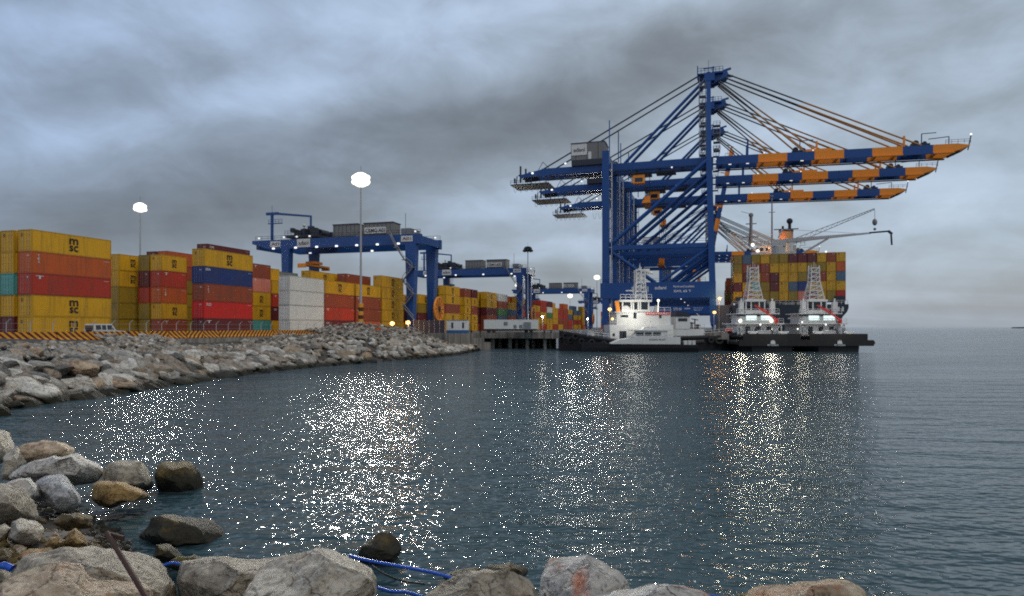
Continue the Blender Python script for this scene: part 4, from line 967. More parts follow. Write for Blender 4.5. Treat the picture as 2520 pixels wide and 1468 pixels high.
def stern_tug(px, d, label, lights):
    "seen stern on; y runs forward, away from the viewer"
    r = empty('harbour_tug', ground(px, d, 0), -.05, label, 'tugboat', 'tugboats moored by the container ship')
    hb = tug_hull(29, 12.8, 5.2, 3.7, 3.9); hb.build('hull', [M['black'], M['dark']], r)
    mb = MB(); mb.box(-7.3, 7.3, -.55, .0, 1.3, 2.6); mb.tube((-7.2, -.2, 2.0), (-7.2, 9, 2.0), .55, 10); mb.tube((7.2, -.2, 2.0), (7.2, 9, 2.0), .55, 10); mb.box(-6.2, 6.2, -.1, .1, 2.6, 3.98); mb.build('fender', M['rubber'], r)
    mb = MB(); mb.prism([(-.55, 1.75), (.55, 1.75), (.40, 2.5), (.15, 2.4), (0, 2.7), (-.15, 2.4), (-.40, 2.5)], 'y', -.585, -.56)
    mb.text('MV OCEAN', (0, -.57, 1.5), (1, 0, 0), (0, 0, 1), 2.3, .36); mb.build('lettering', M['letter_white'], r)
    Z = 3.0
    mb = MB(); mb.box(-4.6, 4.6, 9.5, 20, Z, 6.1); mb.box(-5.6, 5.6, 8.2, 20.2, 6.1, 6.4)
    for x in (-5.0, 5.0): mb.tube((x, 8.6, Z), (x, 8.6, 6.1), .14, 6); mb.beam((x*.7, 8.6, 4.4), (x, 8.6, 6.1), .2, .2)
    mb.build('deckhouse', M['white'], r)
    mb = MB()
    for x0, x1 in ((-2.9, -1.9), (-.5, .5), (1.9, 2.9)):
        mb = MB(); mb.box(x0, x1, 9.40, 9.5, 3.6, 5.6); mb.build('door', M['dark'], r)
    mb = MB(); mb.box(-3.9, 3.9, 10.4, 18, 6.4, 8.5, 0); mb.box(-5.0, 5.0, 9.6, 18.4, 8.5, 8.72, 0); mb.box(-5.0, 5.0, 9.55, 9.6, 8.0, 8.5, 1)
    mb.rail([(-5.4, 8.3, 6.4), (5.4, 8.3, 6.4)], 1.0, .045, 1.0); mb.rail([(-4.9, 9.7, 8.72), (4.9, 9.7, 8.72)], 1.0, .045, 1.0)
    mb.build('upper_deckhouse', [M['white'], M['navy']], r)
    wh = MB(); wh.box(-2.3, 2.3, 11.5, 16, 8.72, 9.5, 0); wh.box(-2.4, 2.4, 11.4, 16.1, 11.5, 12.0, 0)
    for x in (-2.2, -1.0, .9, 2.15): wh.box(x-.13, x+.13, 11.5, 11.75, 9.5, 11.5, 0); wh.box(x-.13, x+.13, 15.7, 15.95, 9.5, 11.5, 0)
    wo = wh.build('wheelhouse', M['white'], r)
    mb = MB(); mb.box(-2.2, 2.2, 11.78, 15.68, 9.5, 11.5); mb.build('window', M['glass'], wo)
    for x in (-3.7, 3.5):
        mb = MB(); mb.box(x-.5, x+.5, 9.8, 11.0, 8.72, 11.4); mb.box(x-.15, x+.15, 10.2, 10.5, 11.4, 12.2); mb.build('funnel', M['white'], r)
    truss_mast(r, 0, 13.5, 12.0, 19.6, 3.6, 1.9)
    mb = MB(); mb.beam((-1.0, 9.0, 10.6), (3.9, 7.6, 7.0), .38, .42); mb.beam((3.6, 7.7, 7.2), (3.6, 7.8, 6.4), .6, .9); mb.beam((-.5, 9, 10.3), (2.4, 8.2, 8.9), .16, .2)
    mb.build('deck_boom', M['red'], r)
    mb = MB()     # towing winch, bollards and gear on the after deck
    mb.tube((-1.6, 5.5, Z+.9), (1.6, 5.5, Z+.9), .85, 12, 0); mb.tube((-1.8, 5.5, Z+.9), (-1.6, 5.5, Z+.9), 1.2, 12, 1); mb.tube((1.6, 5.5, Z+.9), (1.8, 5.5, Z+.9), 1.2, 12, 1); mb.box(-2.2, 2.2, 5, 6.2, Z-.1, Z+.3, 1)
    mb.build('towing_winch', [M['steel'], M['dark']], r)
    for x in (-3.4, 3.4):
        mb = MB(); mb.prism([(-.9, Z), (.9, Z), (.6, Z+1.5), (-.6, Z+1.5)], 'y', 2.2, 3.2, 0); mb.v = [(a+x, b, c) for a, b, c in mb.v]; mb.tube((x-1.1, 2.6, Z+1.3), (x+1.1, 2.6, Z+1.3), .2, 8); mb.build('staple', M['white'], r)
    mb = MB()
    rr = random.Random(int(px))
    for k in range(14):
        x = rr.uniform(-5, 5); mb.tube((x, rr.uniform(6.5, 8.5), Z), (x+rr.uniform(-.3, .3), 8, Z+rr.uniform(1, 3)), rr.uniform(.05, .16), 6, 0)
    mb.build('deck_fitting', M['steel'], r)
    mb = MB(); mb.cbox(-1.6, 9.45, 7.6, 2.4, .1, 1.1); mb.build('self_glowing_panel', M['panel_glow'], r)  # panel glows by itself, in place of lamplight on white plating
    mb = MB(); mb.cbox(1.9, 9.45, 7.6, 2.6, .1, 1.1); mb.build('self_glowing_panel', M['panel_glow'], r)
    for x, z, wt in lights:
        mb = MB(); mb.ball((x, 7.9, z), .42 if wt > 500 else .2, 0, 10, 6); mb.build('deck_light', M['lit_tug'] if wt > 500 else M['lit_small'], r)
        if wt: lamp(r, (x, 7.0, z), wt, (1, .93, .70), .5, 'deck_flood', 100, Vector((0, -1, -.12)).to_track_quat('-Z', 'Y').to_euler())
    lamp(r, (0, -1.5, 7.5), 420, (1, .96, .86), .6, 'added_fill_lamp')  # added fill lamp without a fixture, brightens the white cabins
    return r
M['panel_glow'] = emit('glowing_deckhouse_panel', (.75, .9, .88), .75)  # emission puts the brightness of lit white panels into the material
stern_tug(1900, 146, 'tugboat with bright deck lights at both sides, left of the rightmost tugboat', [(-4.6, 6.9, 2000), (2.5, 6.9, 2000), (0, 6.0, 60)])
stern_tug(2064, 146, 'rightmost tugboat, standing clear against the open sea', [(-4.9, 6.6, 450), (0.5, 6.0, 120), (-5.9, 5.0, 120)])
# side-on tug, bow to the left
ta = empty('harbour_tug', ground(1720, 154, 0), R(90)+.02, 'side-on tugboat with tall white wheelhouse, bow to the left', 'tugboat', 'tugboats moored by the container ship')
hb = tug_hull(32.5, 11, 4.7, 2.3, 2.6); hb.build('hull', [M['black'], M['dark']], ta)
# local frame: y forward = picture left, -x... viewer side is local x = -? (rotated +90deg: local x -> world y, local y -> world -x)
def yy(px): return (1720-px)/F*154
def zz(py): return CAMZ+(HZ-py)/F*152
mb = MB(); mb.prism([(yy(1645), 1.8), (yy(1494), 1.8), (yy(1492), zz(800)), (yy(1645), zz(800))], 'x', -4.2, 4.0); mb.build('deckhouse', M['white'], ta)
mb = MB(); mb.box(-3.6, 3.6, yy(1640), yy(1510), zz(800), zz(770)); mb.box(-4.1, 4.1, yy(1560), yy(1505), zz(770), zz(768.5)); mb.build('upper_deckhouse', M['white'], ta)
mb = MB(); mb.box(-2.8, 2.8, yy(1592), yy(1524), zz(768), zz(763)); mb.box(-3.1, 3.1, yy(1596), yy(1518), zz(744), zz(739))
for px in (1526, 1547, 1552, 1564, 1569, 1589): mb.box(-2.8, -2.5, yy(px)-.16, yy(px)+.16, zz(763), zz(744)); mb.box(2.5, 2.8, yy(px)-.16, yy(px)+.16, zz(763), zz(744))
wo = mb.build('wheelhouse', M['white'], ta)
mb = MB(); mb.box(-2.55, 2.55, yy(1588), yy(1528), zz(763)+.003, zz(744)-.003); mb.build('window', M['glass'], wo)
mb = MB(); mb.rail([(-3.0, yy(1596), zz(739)), (-3.0, yy(1520), zz(739))], 1.2, .05, 1.1); mb.rail([(-3.5, yy(1640), zz(770)), (-3.5, yy(1597), zz(770))], 1.1, .05, 1.1); mb.rail([(-4.1, yy(1510), zz(800)), (-4.1, yy(1494), zz(800))], 1.1, .05, .8)
mb.rail([(-4.6, yy(1490), 2.9), (-4.2, yy(1440), 3.4)], 1.0, .05, 1.0); mb.build('railing', M['white'], ta)
for px, py, w_, h_ in ((1525, 779, 1.0, .5), (1533, 779, .9, .5), (1554, 776, .7, 1.6), (1615, 780, .5, .7)):
    mb = MB(); mb.box(-3.66, -3.61, yy(px)-w_/2, yy(px)+w_/2, zz(py)-h_/2, zz(py)+h_/2); mb.build('window', M['glass'], ta)
for px, py, w_, h_ in ((1502, 824, .5, .6), (1521, 826, 1.0, 2.0), (1528, 826, .8, 2.0), (1546, 830, .5, .6), (1560, 826, .5, .5), (1580, 824, .5, .5)):
    mb = MB(); mb.box(-4.26, -4.21, yy(px)-w_/2, yy(px)+w_/2, zz(py)-h_/2, zz(py)+h_/2); mb.build('window' if w_ < .7 else 'door', M['glass'] if w_ < .9 else M['dark'], ta)
truss_mast(ta, 0, yy(1574), zz(739), zz(664), 2.8, 2.0)
mb = MB(); mb.box(-.6, .6, yy(1597), yy(1583), zz(668), zz(661)); mb.tube((0, yy(1606), zz(671)), (0, yy(1588), zz(669)), .35, 8); mb.box(-.6, .6, yy(1556), yy(1540), zz(715)-.1, zz(715)+.1); mb.build('searchlight_arm', M['white'], ta)
mb = MB(); mb.box(-3.75, -3.62, yy(1638), yy(1580), zz(776), zz(768.8), 0); mb.text('FORWARD', (-3.78, yy(1609), zz(772.5)), (0, -1, 0), (0, 0, 1), 5.0, .42, 1); mb.build('name_board', [M['red'], M['letter_white']], ta)
mb = MB(); mb.beam((-2.5, yy(1516), zz(770)), (-2.5, yy(1512), zz(742)), .7, .9); mb.build('fire_monitor', M['crane_orange'], ta)
mb = MB(); mb.tube((1.8, yy(1617), zz(770)), (1.8, yy(1622), zz(752)), .6, 10); mb.build('funnel', M['white'], ta)
for k, (px, z) in enumerate(((1381, 2.6), (1389, 3.4), (1400, 2.4), (1411, 3.3), (1425, 2.2), (1448, 2.0), (1475, 1.6), (1500, 1.5))):
    mb = MB(); yq = yy(px); t = yq/32.5; wd = 5.9*(1.0 if t < .62 else max(.05, 1-((t-.62)/.38)**2.4)); mb.torus((-wd-.1, yq, z), (1, 0, 0), .55, .24); mb.build('tyre_fender', M['rubber'], ta)
mb = MB(); mb.box(-4.7, -4.62, yy(1518), yy(1460), 1.9, 3.0)
mb = MB(); mb.tube((-1.5, yy(1435), 3.6), (1.5, yy(1435), 3.6), 1.1, 14); mb.ball((-1, yy(1450), 3.4), 1.5, 0, 10, 6, .8); mb.build('anchor_winch', M['steel'], ta)
mb = MB(); mb.ball((-3.9, yy(1499), zz(786)), .35); mb.build('deck_light', M['lit_warm'], ta)
mb = MB(); mb.ball((-3.4, yy(1611), zz(741)), .3); mb.tube((-3.0, yy(1611), zz(769)), (-3.4, yy(1611), zz(742)), .06, 4); mb.build('deck_light', M['lit_tug'], ta)
lamp(ta, (-7.5, yy(1545), 9.5), 850, (1, .96, .85), 1.0)  # lamp added off the near side, no fixture, brightens the white house
# black low workboat behind with white house and tyre
wbt = empty('workboat', ground(1572, 158, 0), R(-90)+.03, 'low black workboat with big tyre and white cabin behind the pilot launch', 'workboat')
hb = tug_hull(25, 9, 4.4, 3.4, 3.4); hb.build('hull', [M['black'], M['dark']], wbt)
def y2(px): return (px-1572)/F*158
mb = MB(); mb.box(-3.4, 3.9, y2(1640), y2(1722), 3.0, 5.0); mb.box(-2.0, 4.0, y2(1652), y2(1686), 5.0, 7.9); mb.build('cabin', M['white'], wbt)
mb = MB(); mb.prism([(y2(1651), 7.92), (y2(1689), 7.92), (y2(1680), 8.9), (y2(1655), 9.2)], 'x', -2.2, 4.2); mb.build('awning', M['navy'], wbt)
mb = MB(); mb.box(4.01, 4.06, y2(1658), y2(1680), 6.8, 7.5); mb.build('window', M['glass'], wbt)
mb = MB(); mb.rail([(4.0, y2(1690), 5.0), (4.0, y2(1722), 5.0)], 1.1, .05, .9); mb.rail([(4.2, y2(1722), 3.6), (4.0, y2(1790), 4.2)], 1.0, .04, 1.4); mb.build('railing', M['white'], wbt)
for px, z in ((1755, 2.5), (1735, 2.4), (1775, 2.7)):
    mb = MB(); mb.torus((4.75 if px < 1760 else 4.3, y2(px), z), (1, 0, 0), .85 if px == 1755 else .5, .3); mb.build('tyre_fender', M['rubber'], wbt)
for px, h_, w_ in ((1700, 6.6, .5), (1708, 7.4, .25), (1714, 6.1, .7)):
    mb = MB(); mb.tube((1, y2(px), 5.0), (1, y2(px), h_), w_*.6, 8); mb.beam((1, y2(px)-.8, h_), (1, y2(px)+.8, h_-.3), .2, .2); mb.build('deck_fitting', M['rust'], wbt)
mb = MB(); mb.ball((2.2, y2(1800)-1.2, 4.6), .95, 0, 12, 6, .5); mb.build('red_buoy', M['red'], wbt)
# pilot launch in front
pl = empty('pilot_launch', ground(1503, 146.5, 0), R(-90), 'white pilot launch with long black lower hull in front of the side-on tugboat', 'boat')
def y3(px): return (px-1503)/F*146.5
mb = MB()
prof = [(y3(1470), 2.1), (y3(1500), 1.95), (y3(1545), 1.85), (y3(1600), 1.75), (y3(1700), 1.7)]
secs = []
for k in range(15):
    t = k/14; y = y3(1430)+(y3(1712)-y3(1430))*t; wd = 2.6*min(1, (t*2.2+.02))**.6; top = 1.6+.5*(1-t)**2
    pts = [(wd*.75, y, -.6), (wd*.85, y, 0), (wd*.97, y, .9), (wd, y, top)]
    secs.append([(-a, b, c) for a, b, c in reversed(pts)]+pts)
for s in secs: mb.v += s
for i in range(14):
    for j in range(7): mb.f.append((i*8+j, i*8+j+1, (i+1)*8+j+1, (i+1)*8+j)); mb.m.append(0)
    mb.f.append((i*8+7, i*8, (i+1)*8, (i+1)*8+7)); mb.m.append(0)
mb.f.append(tuple(14*8+j for j in range(8))); mb.m.append(0); mb.build('hull', M['black'], pl)
mb = MB(); mb.prism([(y3(1498), 1.78), (y3(1668), 1.70), (y3(1668), 3.3), (y3(1560), 3.2), (y3(1520), 2.7)], 'x', -2.2, 2.35); mb.build('bulwark', M['white'], pl)
mb = MB(); mb.prism([(y3(1553), 3.2), (y3(1640), 3.3), (y3(1638), 4.6), (y3(1566), 4.6)], 'x', -1.8, 1.8, 0); mb.box(-2.0, 2.0, y3(1550), y3(1648), 4.61, 4.85, 0); mb.prism([(y3(1575), 4.85), (y3(1615), 4.85), (y3(1612), 5.5), (y3(1585), 5.5)], 'x', -1.3, 1.3, 0); cbn = mb.build('cabin', M['white'], pl)
for a, b in ((1562, 1580), (1583, 1600), (1603, 1622)):
    mb = MB(); mb.box(1.81, 1.85, y3(a), y3(b), 3.6, 4.3); mb.build('window', M['glass'], cbn)
mb = MB(); mb.text('OCEAN PILOT', (2.37, y3(1612), 2.7), (0, 1, 0), (0, 0, 1), 3.6, .4); mb.build('lettering', M['letter_black'], pl)
mb = MB(); mb.tube((0, y3(1600), 5.5), (0, y3(1600), 7.6), .06, 5); mb.tube((0, y3(1590), 5.5), (0, y3(1586), 6.8), .05, 5); mb.box(-.7, .7, y3(1597), y3(1603), 6.6, 6.75); mb.rail([(2.2, y3(1668), 3.3), (2.2, y3(1560), 3.2)], .6, .035, 1.0); mb.build('mast', M['white'], pl)
for px in (1683, 1693, 1703):
    mb = MB(); mb.cbox(1.2, y3(px), 2.0, .8, .7, 1.0); mb.build('deck_locker', M['white'], pl)

# ---------------------------------------------------------------- rocks
def rock_material(name, c1, c2, stain=(.30, .16, .07), stain_amt=.3, scale=1.0, wet=True):
    m, t, b = principled(name); tcn = t.new('ShaderNodeTexCoord'); oi = t.new('ShaderNodeObjectInfo'); geo = t.new('ShaderNodeNewGeometry')
    sc_ = t.new('ShaderNodeVectorMath', operation='SCALE'); t.l.new(oi.outputs['Location'], sc_.inputs[0]); sc_.inputs['Scale'].default_value = 1.7
    add = t.new('ShaderNodeVectorMath', operation='ADD'); t.l.new(tcn.outputs['Object'], add.inputs[0]); t.l.new(sc_.outputs[0], add.inputs[1]); vec = add.outputs[0]
    n1 = t.noise(vec, 1.6*scale, 8, .68, .4); n2 = t.noise(vec, 5.5*scale, 7, .72); n3 = t.noise(vec, .9*scale, 4, .6, .8)
    band = t.noise(t.mapping(vec, scale=(1, 1.3, 5.5), rot=(.5, .3, 0)), 1.1*scale, 6, .65, .6)
    base = t.mix(t.ramp(n1, [(.38, 0.), (.60, 1.)]), c1, c2)
    base = t.mix(t.math('MULTIPLY', t.ramp(n2, [(.37, 1.), (.47, 0.)]), .78), base, tuple(x*.28 for x in c1))
    base = t.mix(t.math('MULTIPLY', t.ramp(band, [(.52, 0.), (.66, 1.)]), .45), base, tuple(min(.7, x*1.3) for x in c2))
    base = t.mix(t.math('MULTIPLY', t.ramp(n3, [(.54, 0.), (.68, 1.)]), stain_amt), base, stain)
    base = t.mix(t.math('MULTIPLY', oi.outputs['Random'], .25), base, t.mix(1.0, base, (.55, .55, .56), 'MULTIPLY'))
    vo = t.new('ShaderNodeTexVoronoi', feature='DISTANCE_TO_EDGE'); vo.inputs['Scale'].default_value = .85*scale**.5
    dv = t.new('ShaderNodeVectorMath', operation='ADD'); t.l.new(vec, dv.inputs[0]); cn = t.new('ShaderNodeTexNoise'); cn.inputs['Scale'].default_value = 2.2; cn.inputs['Detail'].default_value = 5; t.l.new(vec, cn.inputs['Vector'])
    t.l.new(cn.outputs['Color'], dv.inputs[1]); t.l.new(dv.outputs[0], vo.inputs['Vector'])
    crack = t.ramp(vo.outputs['Distance'], [(.0, 1.), (.018, 0.)])
    base = t.mix(t.math('MULTIPLY', crack, .35), base, (.035, .03, .025))
    if wet:
        sp = t.new('ShaderNodeSeparateXYZ'); t.l.new(geo.outputs['Position'], sp.inputs[0])
        z = t.math('ADD', sp.outputs[2], t.math('MULTIPLY', t.math('SUBTRACT', n1, .5), 1.0))
        base = t.mix(t.ramp(z, [(.42, 1.), (.88, 0.)]), base, (.026, .022, .011))
    t.l.new(base, b.inputs['Base Color']); b.inputs['Roughness'].default_value = .8
    h = t.math('ADD', t.math('MULTIPLY', n2, .35), t.math('ADD', t.math('MULTIPLY', n1, .8), t.math('SUBTRACT', t.math('MULTIPLY', band, .5), t.math('MULTIPLY', crack, .25))))
    bp = t.new('ShaderNodeBump'); t.l.new(h, bp.inputs['Height']); bp.inputs['Distance'].default_value = .20/scale**.5; bp.inputs['Strength'].default_value = 1.0; t.l.new(bp.outputs[0], b.inputs['Normal'])
    return m
RM = {'pale': rock_material('pale_rock', (.50, .46, .385), (.76, .72, .63)), 'grey': rock_material('grey_rock', (.27, .25, .215), (.46, .43, .37)),
      'brown': rock_material('brown_rock', (.22, .175, .13), (.40, .33, .25)), 'tan': rock_material('tan_rock', (.36, .25, .15), (.56, .43, .29), (.42, .13, .05), .7),
      'dark': rock_material('dark_rock', (.09, .085, .075), (.20, .19, .17))}
rkeys = ['pale', 'grey', 'brown', 'tan', 'dark']
def ico(n):
    import bmesh
    bm = bmesh.new(); bmesh.ops.create_icosphere(bm, subdivisions=n, radius=1.0)
    vs = [v.co.copy() for v in bm.verts]; fs = [tuple(v.index for v in f.verts) for f in bm.faces]; bm.free(); return vs, fs
ICO = {n: ico(n) for n in (2, 3, 4, 6)}
def rock_shape(seed, n, cuts=13, rough=.07):
    rr = random.Random(seed); vs, fs = ICO[n]; vs = [v.copy() for v in vs]; pl_ = []
    for k in range(cuts):
        d = Vector((rr.gauss(0, 1), rr.gauss(0, 1), rr.gauss(0, 1))).normalized(); pl_.append((d, rr.uniform(.50, .86)))
    off = Vector((seed*3.1, seed*1.7, 0))
    for v in vs:
        for d, h in pl_:
            t = v.dot(d)
            if t > h: v -= d*(t-h)*.96
        nn = noise.noise(v*1.7+off)*rough + noise.noise(v*4+off)*rough*.45
        v += v.normalized()*nn
    return vs, fs
protos = [rock_shape(s, 2, 9, .10) for s in range(12)]
pm = {}
for s in range(12):
    vs, fs = rock_shape(s+40, 3, 12, .09)
    for k in rkeys:
        b_ = MB(); b_.add(vs, fs); pm[(s, k)] = b_.mesh('rock', [RM[k]])
rr = random.Random(21); cand = []
for n in range(5200):
    tt = rr.uniform(.6, len(STA)-1.02); 
    i = int(tt); seg = (WP[i+1]-WP[i]).length*(CP[i]-WP[i]).length
    if rr.random() > min(1, seg/700.0): continue
    s = rr.uniform(-.10, 1.12)
    p = slope_at(tt, min(1, max(0, s))); q = slope_at(tt, 1)-slope_at(tt, 0)
    if s < 0: p = p + q*s*.6; p.z = s*3
    if s > 1: p = p + q*(s-1)
    if s > .97 and tt < 8.6 and noise.noise(Vector((p.x*.11, p.y*.11, 7))) < .12: continue
    upper = min(1, max(0, (s-.5)/.5))
    size = rr.uniform(.50, 1.15)*(1-.60*upper)*(1.0 if rr.random() > .2 else 1.35)
    far_f = 1.0 if p.y < 95 else .85
    cand.append((size*far_f, p, s, tt))
def pxof(p): return 1260+F*p.x/p.y
cand = [c for c in cand if c[1].y > 26 and pxof(c[1]) > -330]
cand.sort(key=lambda c: -(c[0]/c[1].y)*(1 if -20 < pxof(c[1]) < 1180 else .2))
ZN = [(110, 'below the left edge stack'), (230, 'below the big yellow stack'), (330, 'below the white car'), (470, 'below the short mixed stack'), (620, 'below the blue container'), (720, 'below the salmon pink container'), (800, 'below the white containers'), (930, 'below the striped lamp mast'), (1010, 'below the last yellow stack'), (2000, 'below the navy screen')]
CW = {'pale': 'pale', 'grey': 'grey', 'brown': 'brown', 'tan': 'tan', 'dark': 'dark'}
wts = [.30, .36, .18, .08, .08]
acc = MB(); accm = []
acc2 = {k: MB() for k in rkeys}
for idx, (size, p, s, tt) in enumerate(cand):
    k = rr.choices(rkeys, wts)[0]
    if s > .72 and k == 'pale' and rr.random() < .6: k = 'brown'
    sx, sy, sz = size*rr.uniform(1.0, 1.55), size*rr.uniform(.7, 1.0), size*rr.uniform(.42, .72)
    rot = (rr.gauss(0, .28), rr.gauss(.28, .25), rr.uniform(-.9, .7))
    loc = p + Vector((0, 0, size*.18-.1 if s < 1 else size*.1))
    if idx < 275:
        o = place(bpy.data.objects.new('rock', pm[(rr.randrange(12), k)])); o.location = loc; o.rotation_euler = rot; o.scale = (sx, sy, sz)
        px = pxof(p); zn = next(nm for lim, nm in ZN if px < lim); bd = 'at the waterline' if s < .15 else 'low on the bank' if s < .4 else 'midway up the bank' if s < .7 else 'near the top of the bank'
        sh = 'long' if sx/sy > 1.6 else 'blocky' if sz/sx > .5 else 'flat'
        tag(o, f'{sh} {CW[k]} boulder {bd} {zn}', 'rock', 'boulders of the riprap bank')
    else:
        vs, fs = protos[rr.randrange(12)]; mat = Matrix.LocRotScale(loc, __import__('mathutils').Euler(rot), Vector((sx, sy, sz)))
        acc.add([mat @ v for v in vs], fs, rkeys.index(k))
# small rubble along the crest and in the mound, debris
for n in range(3400):
    tt = rr.uniform(1.2, len(STA)-1.05); s = rr.uniform(.62, 1.2)
    p = slope_at(tt, min(1, s)); q = slope_at(tt, 1)-slope_at(tt, 0)
    if s > 1: p = p + q*(s-1)
    if p.y < 30 or (tt < 8.3 and s > .93 and noise.noise(Vector((p.x*.11, p.y*.11, 7))) < .05): continue
    size = rr.uniform(.12, .42); vs, fs = protos[rr.randrange(12)]
    pk = max(0, noise.noise(Vector((p.x*.12, p.y*.12, 3)))*1.2)
    mat = Matrix.LocRotScale(p+Vector((0, 0, .05+pk*(.5 if tt < 8.4 else 1)*min(1, (s-.6)*3))), __import__('mathutils').Euler((rr.gauss(0, .4), rr.gauss(0, .4), rr.uniform(0, 6))), Vector((size*1.3, size, size*.7)))
    acc.add([mat @ v for v in vs], fs, rr.choices([1, 2, 0, 4], [.4, .35, .1, .15])[0])
tag(acc.build('rubble', [RM[k] for k in rkeys]), 'smaller rocks and rubble filling the riprap bank between the large boulders', 'rubble', kind='stuff')

# ---------------------------------------------------------------- near boulders
NEARG = 'large boulders on the near shore'
def near_rock(label, pts, d, thick, mat, seed, cuts=16, rough=.08, wetd=None):
    "rounded block: outline seen from the shore, own distance d and thickness"
    cx = (min(p[0] for p in pts)+max(p[0] for p in pts))/2; cy = (min(p[1] for p in pts)+max(p[1] for p in pts))/2
    Cc = P(cx, cy, d); fw = (Cc-Vector((0, 0, CAMZ))).normalized(); rt = Vector((1, 0, 0)); rt = (rt-fw*rt.dot(fw)).normalized(); up = rt.cross(fw)
    sc = (Cc-Vector((0, 0, CAMZ))).length/F * (1/math.sqrt(1+((cx-1260)/F)**2+((HZ-cy)/F)**2))*1.0
    sc = d/F
    out = []
    for x, y in pts:
        q = P(x, y, d)-Vector((0, 0, CAMZ)); q = q*(Cc-Vector((0, 0, CAMZ))).dot(fw)/q.dot(fw); q = q-(Cc-Vector((0, 0, CAMZ)))
        a, b = q.dot(rt), q.dot(up); out.append((math.atan2(b, a), math.hypot(a, b)))
    out.sort(); N = 96; tab = []
    for i in range(N):
        a = -math.pi+2*math.pi*(i+.5)/N; lo = [o for o in out if o[0] <= a]; hi = [o for o in out if o[0] > a]
        p0 = lo[-1] if lo else (out[-1][0]-2*math.pi, out[-1][1]); p1 = hi[0] if hi else (out[0][0]+2*math.pi, out[0][1])
        A0 = Vector((p0[1]*math.cos(p0[0]), p0[1]*math.sin(p0[0]))); A1 = Vector((p1[1]*math.cos(p1[0]), p1[1]*math.sin(p1[0])))
        e = Vector((math.cos(a), math.sin(a))); dn = A1-A0; den = e.x*dn.y-e.y*dn.x
        tab.append(((A0.x*dn.y-A0.y*dn.x)/den) if abs(den) > 1e-6 else (p0[1]+p1[1])/2)
    tab = [(tab[i-1]+4*tab[i]+tab[(i+1) % N])/6 for i in range(N)]
    def rad(a):
        f = (a+math.pi)/(2*math.pi)*N-.5; i = math.floor(f); f -= i; return tab[i % N]*(1-f)+tab[(i+1) % N]*f
    rg = random.Random(seed); S0 = sum(tab)/N; off = Vector((seed*5.3, seed*2.1, seed*.7)); vs, fs = ICO[6] if d < 9 else ICO[4]
    pl_ = []
    for k in range(cuts):
        dd = Vector((rg.gauss(0, .9), rg.gauss(0, .9), -abs(rg.gauss(0, 1.0))-.1)).normalized(); pl_.append((dd, rg.uniform(.60, .86)))
    res = []
    for v0 in vs:
        v = v0*(1+noise.noise(v0*1.3+off)*.22+noise.noise(v0*2.9+off)*.09)
        for dd, h in pl_:
            t = v.dot(dd)
            if t > h: v -= dd*(t-h)
        rho = math.hypot(v.x, v.y); a = math.atan2(v.y, v.x); ra = rad(a)*1.09
        rho2 = rho**.85 if rho < 1 else rho
        nz = noise.noise(v0*4+off)*rough*.35 + noise.noise(v0*10+off)*rough*.28 + noise.noise(v0*26+off)*rough*.12
        ridge = -abs(noise.noise(v0*2.3+off*2))*rough*.5
        k = 1+nz*(.5 if rho > .9 else 1)+ridge*.6
        res.append(Cc + rt*(math.cos(a)*rho2*ra*k) + up*(math.sin(a)*rho2*ra*k) + fw*(v.z*thick*(1+nz+ridge)+thick*.25))
    mb = MB(); c0 = Vector(Cc); mb.add([p-c0 for p in res], fs); o = mb.build('boulder', mat, None, smooth=True); o.data.set_sharp_from_angle(angle=R(24)); o.location = c0
    return tag(o, label, 'boulder', NEARG)
NRM = {'pale': rock_material('near_pale_rock', (.44, .41, .36), (.74, .71, .64), (.46, .27, .13), .3, 2.2), 'speck': rock_material('near_speckled_rock', (.40, .345, .26), (.68, .615, .50), (.42, .25, .12), .25, 3.0),
       'grey': rock_material('near_grey_rock', (.25, .21, .155), (.50, .44, .34), (.30, .20, .11), .3, 2.4), 'tan': rock_material('near_tan_rock', (.38, .27, .17), (.66, .52, .37), (.45, .17, .06), .6, 1.8),
       'mossy': rock_material('near_mossy_rock', (.06, .042, .018), (.19, .125, .035), (.16, .15, .02), .8, 2.0), 'ochre': rock_material('near_ochre_rock', (.24, .14, .045), (.38, .25, .09), (.42, .15, .03), .5, 1.8),
       'blue': rock_material('near_bluegrey_rock', (.24, .25, .26), (.62, .62, .61), (.12, .12, .13), .4, 2.6), 'rust': rock_material('near_rust_stained_rock', (.42, .40, .36), (.66, .63, .57), (.50, .12, .03), 1.0, 1.5)}
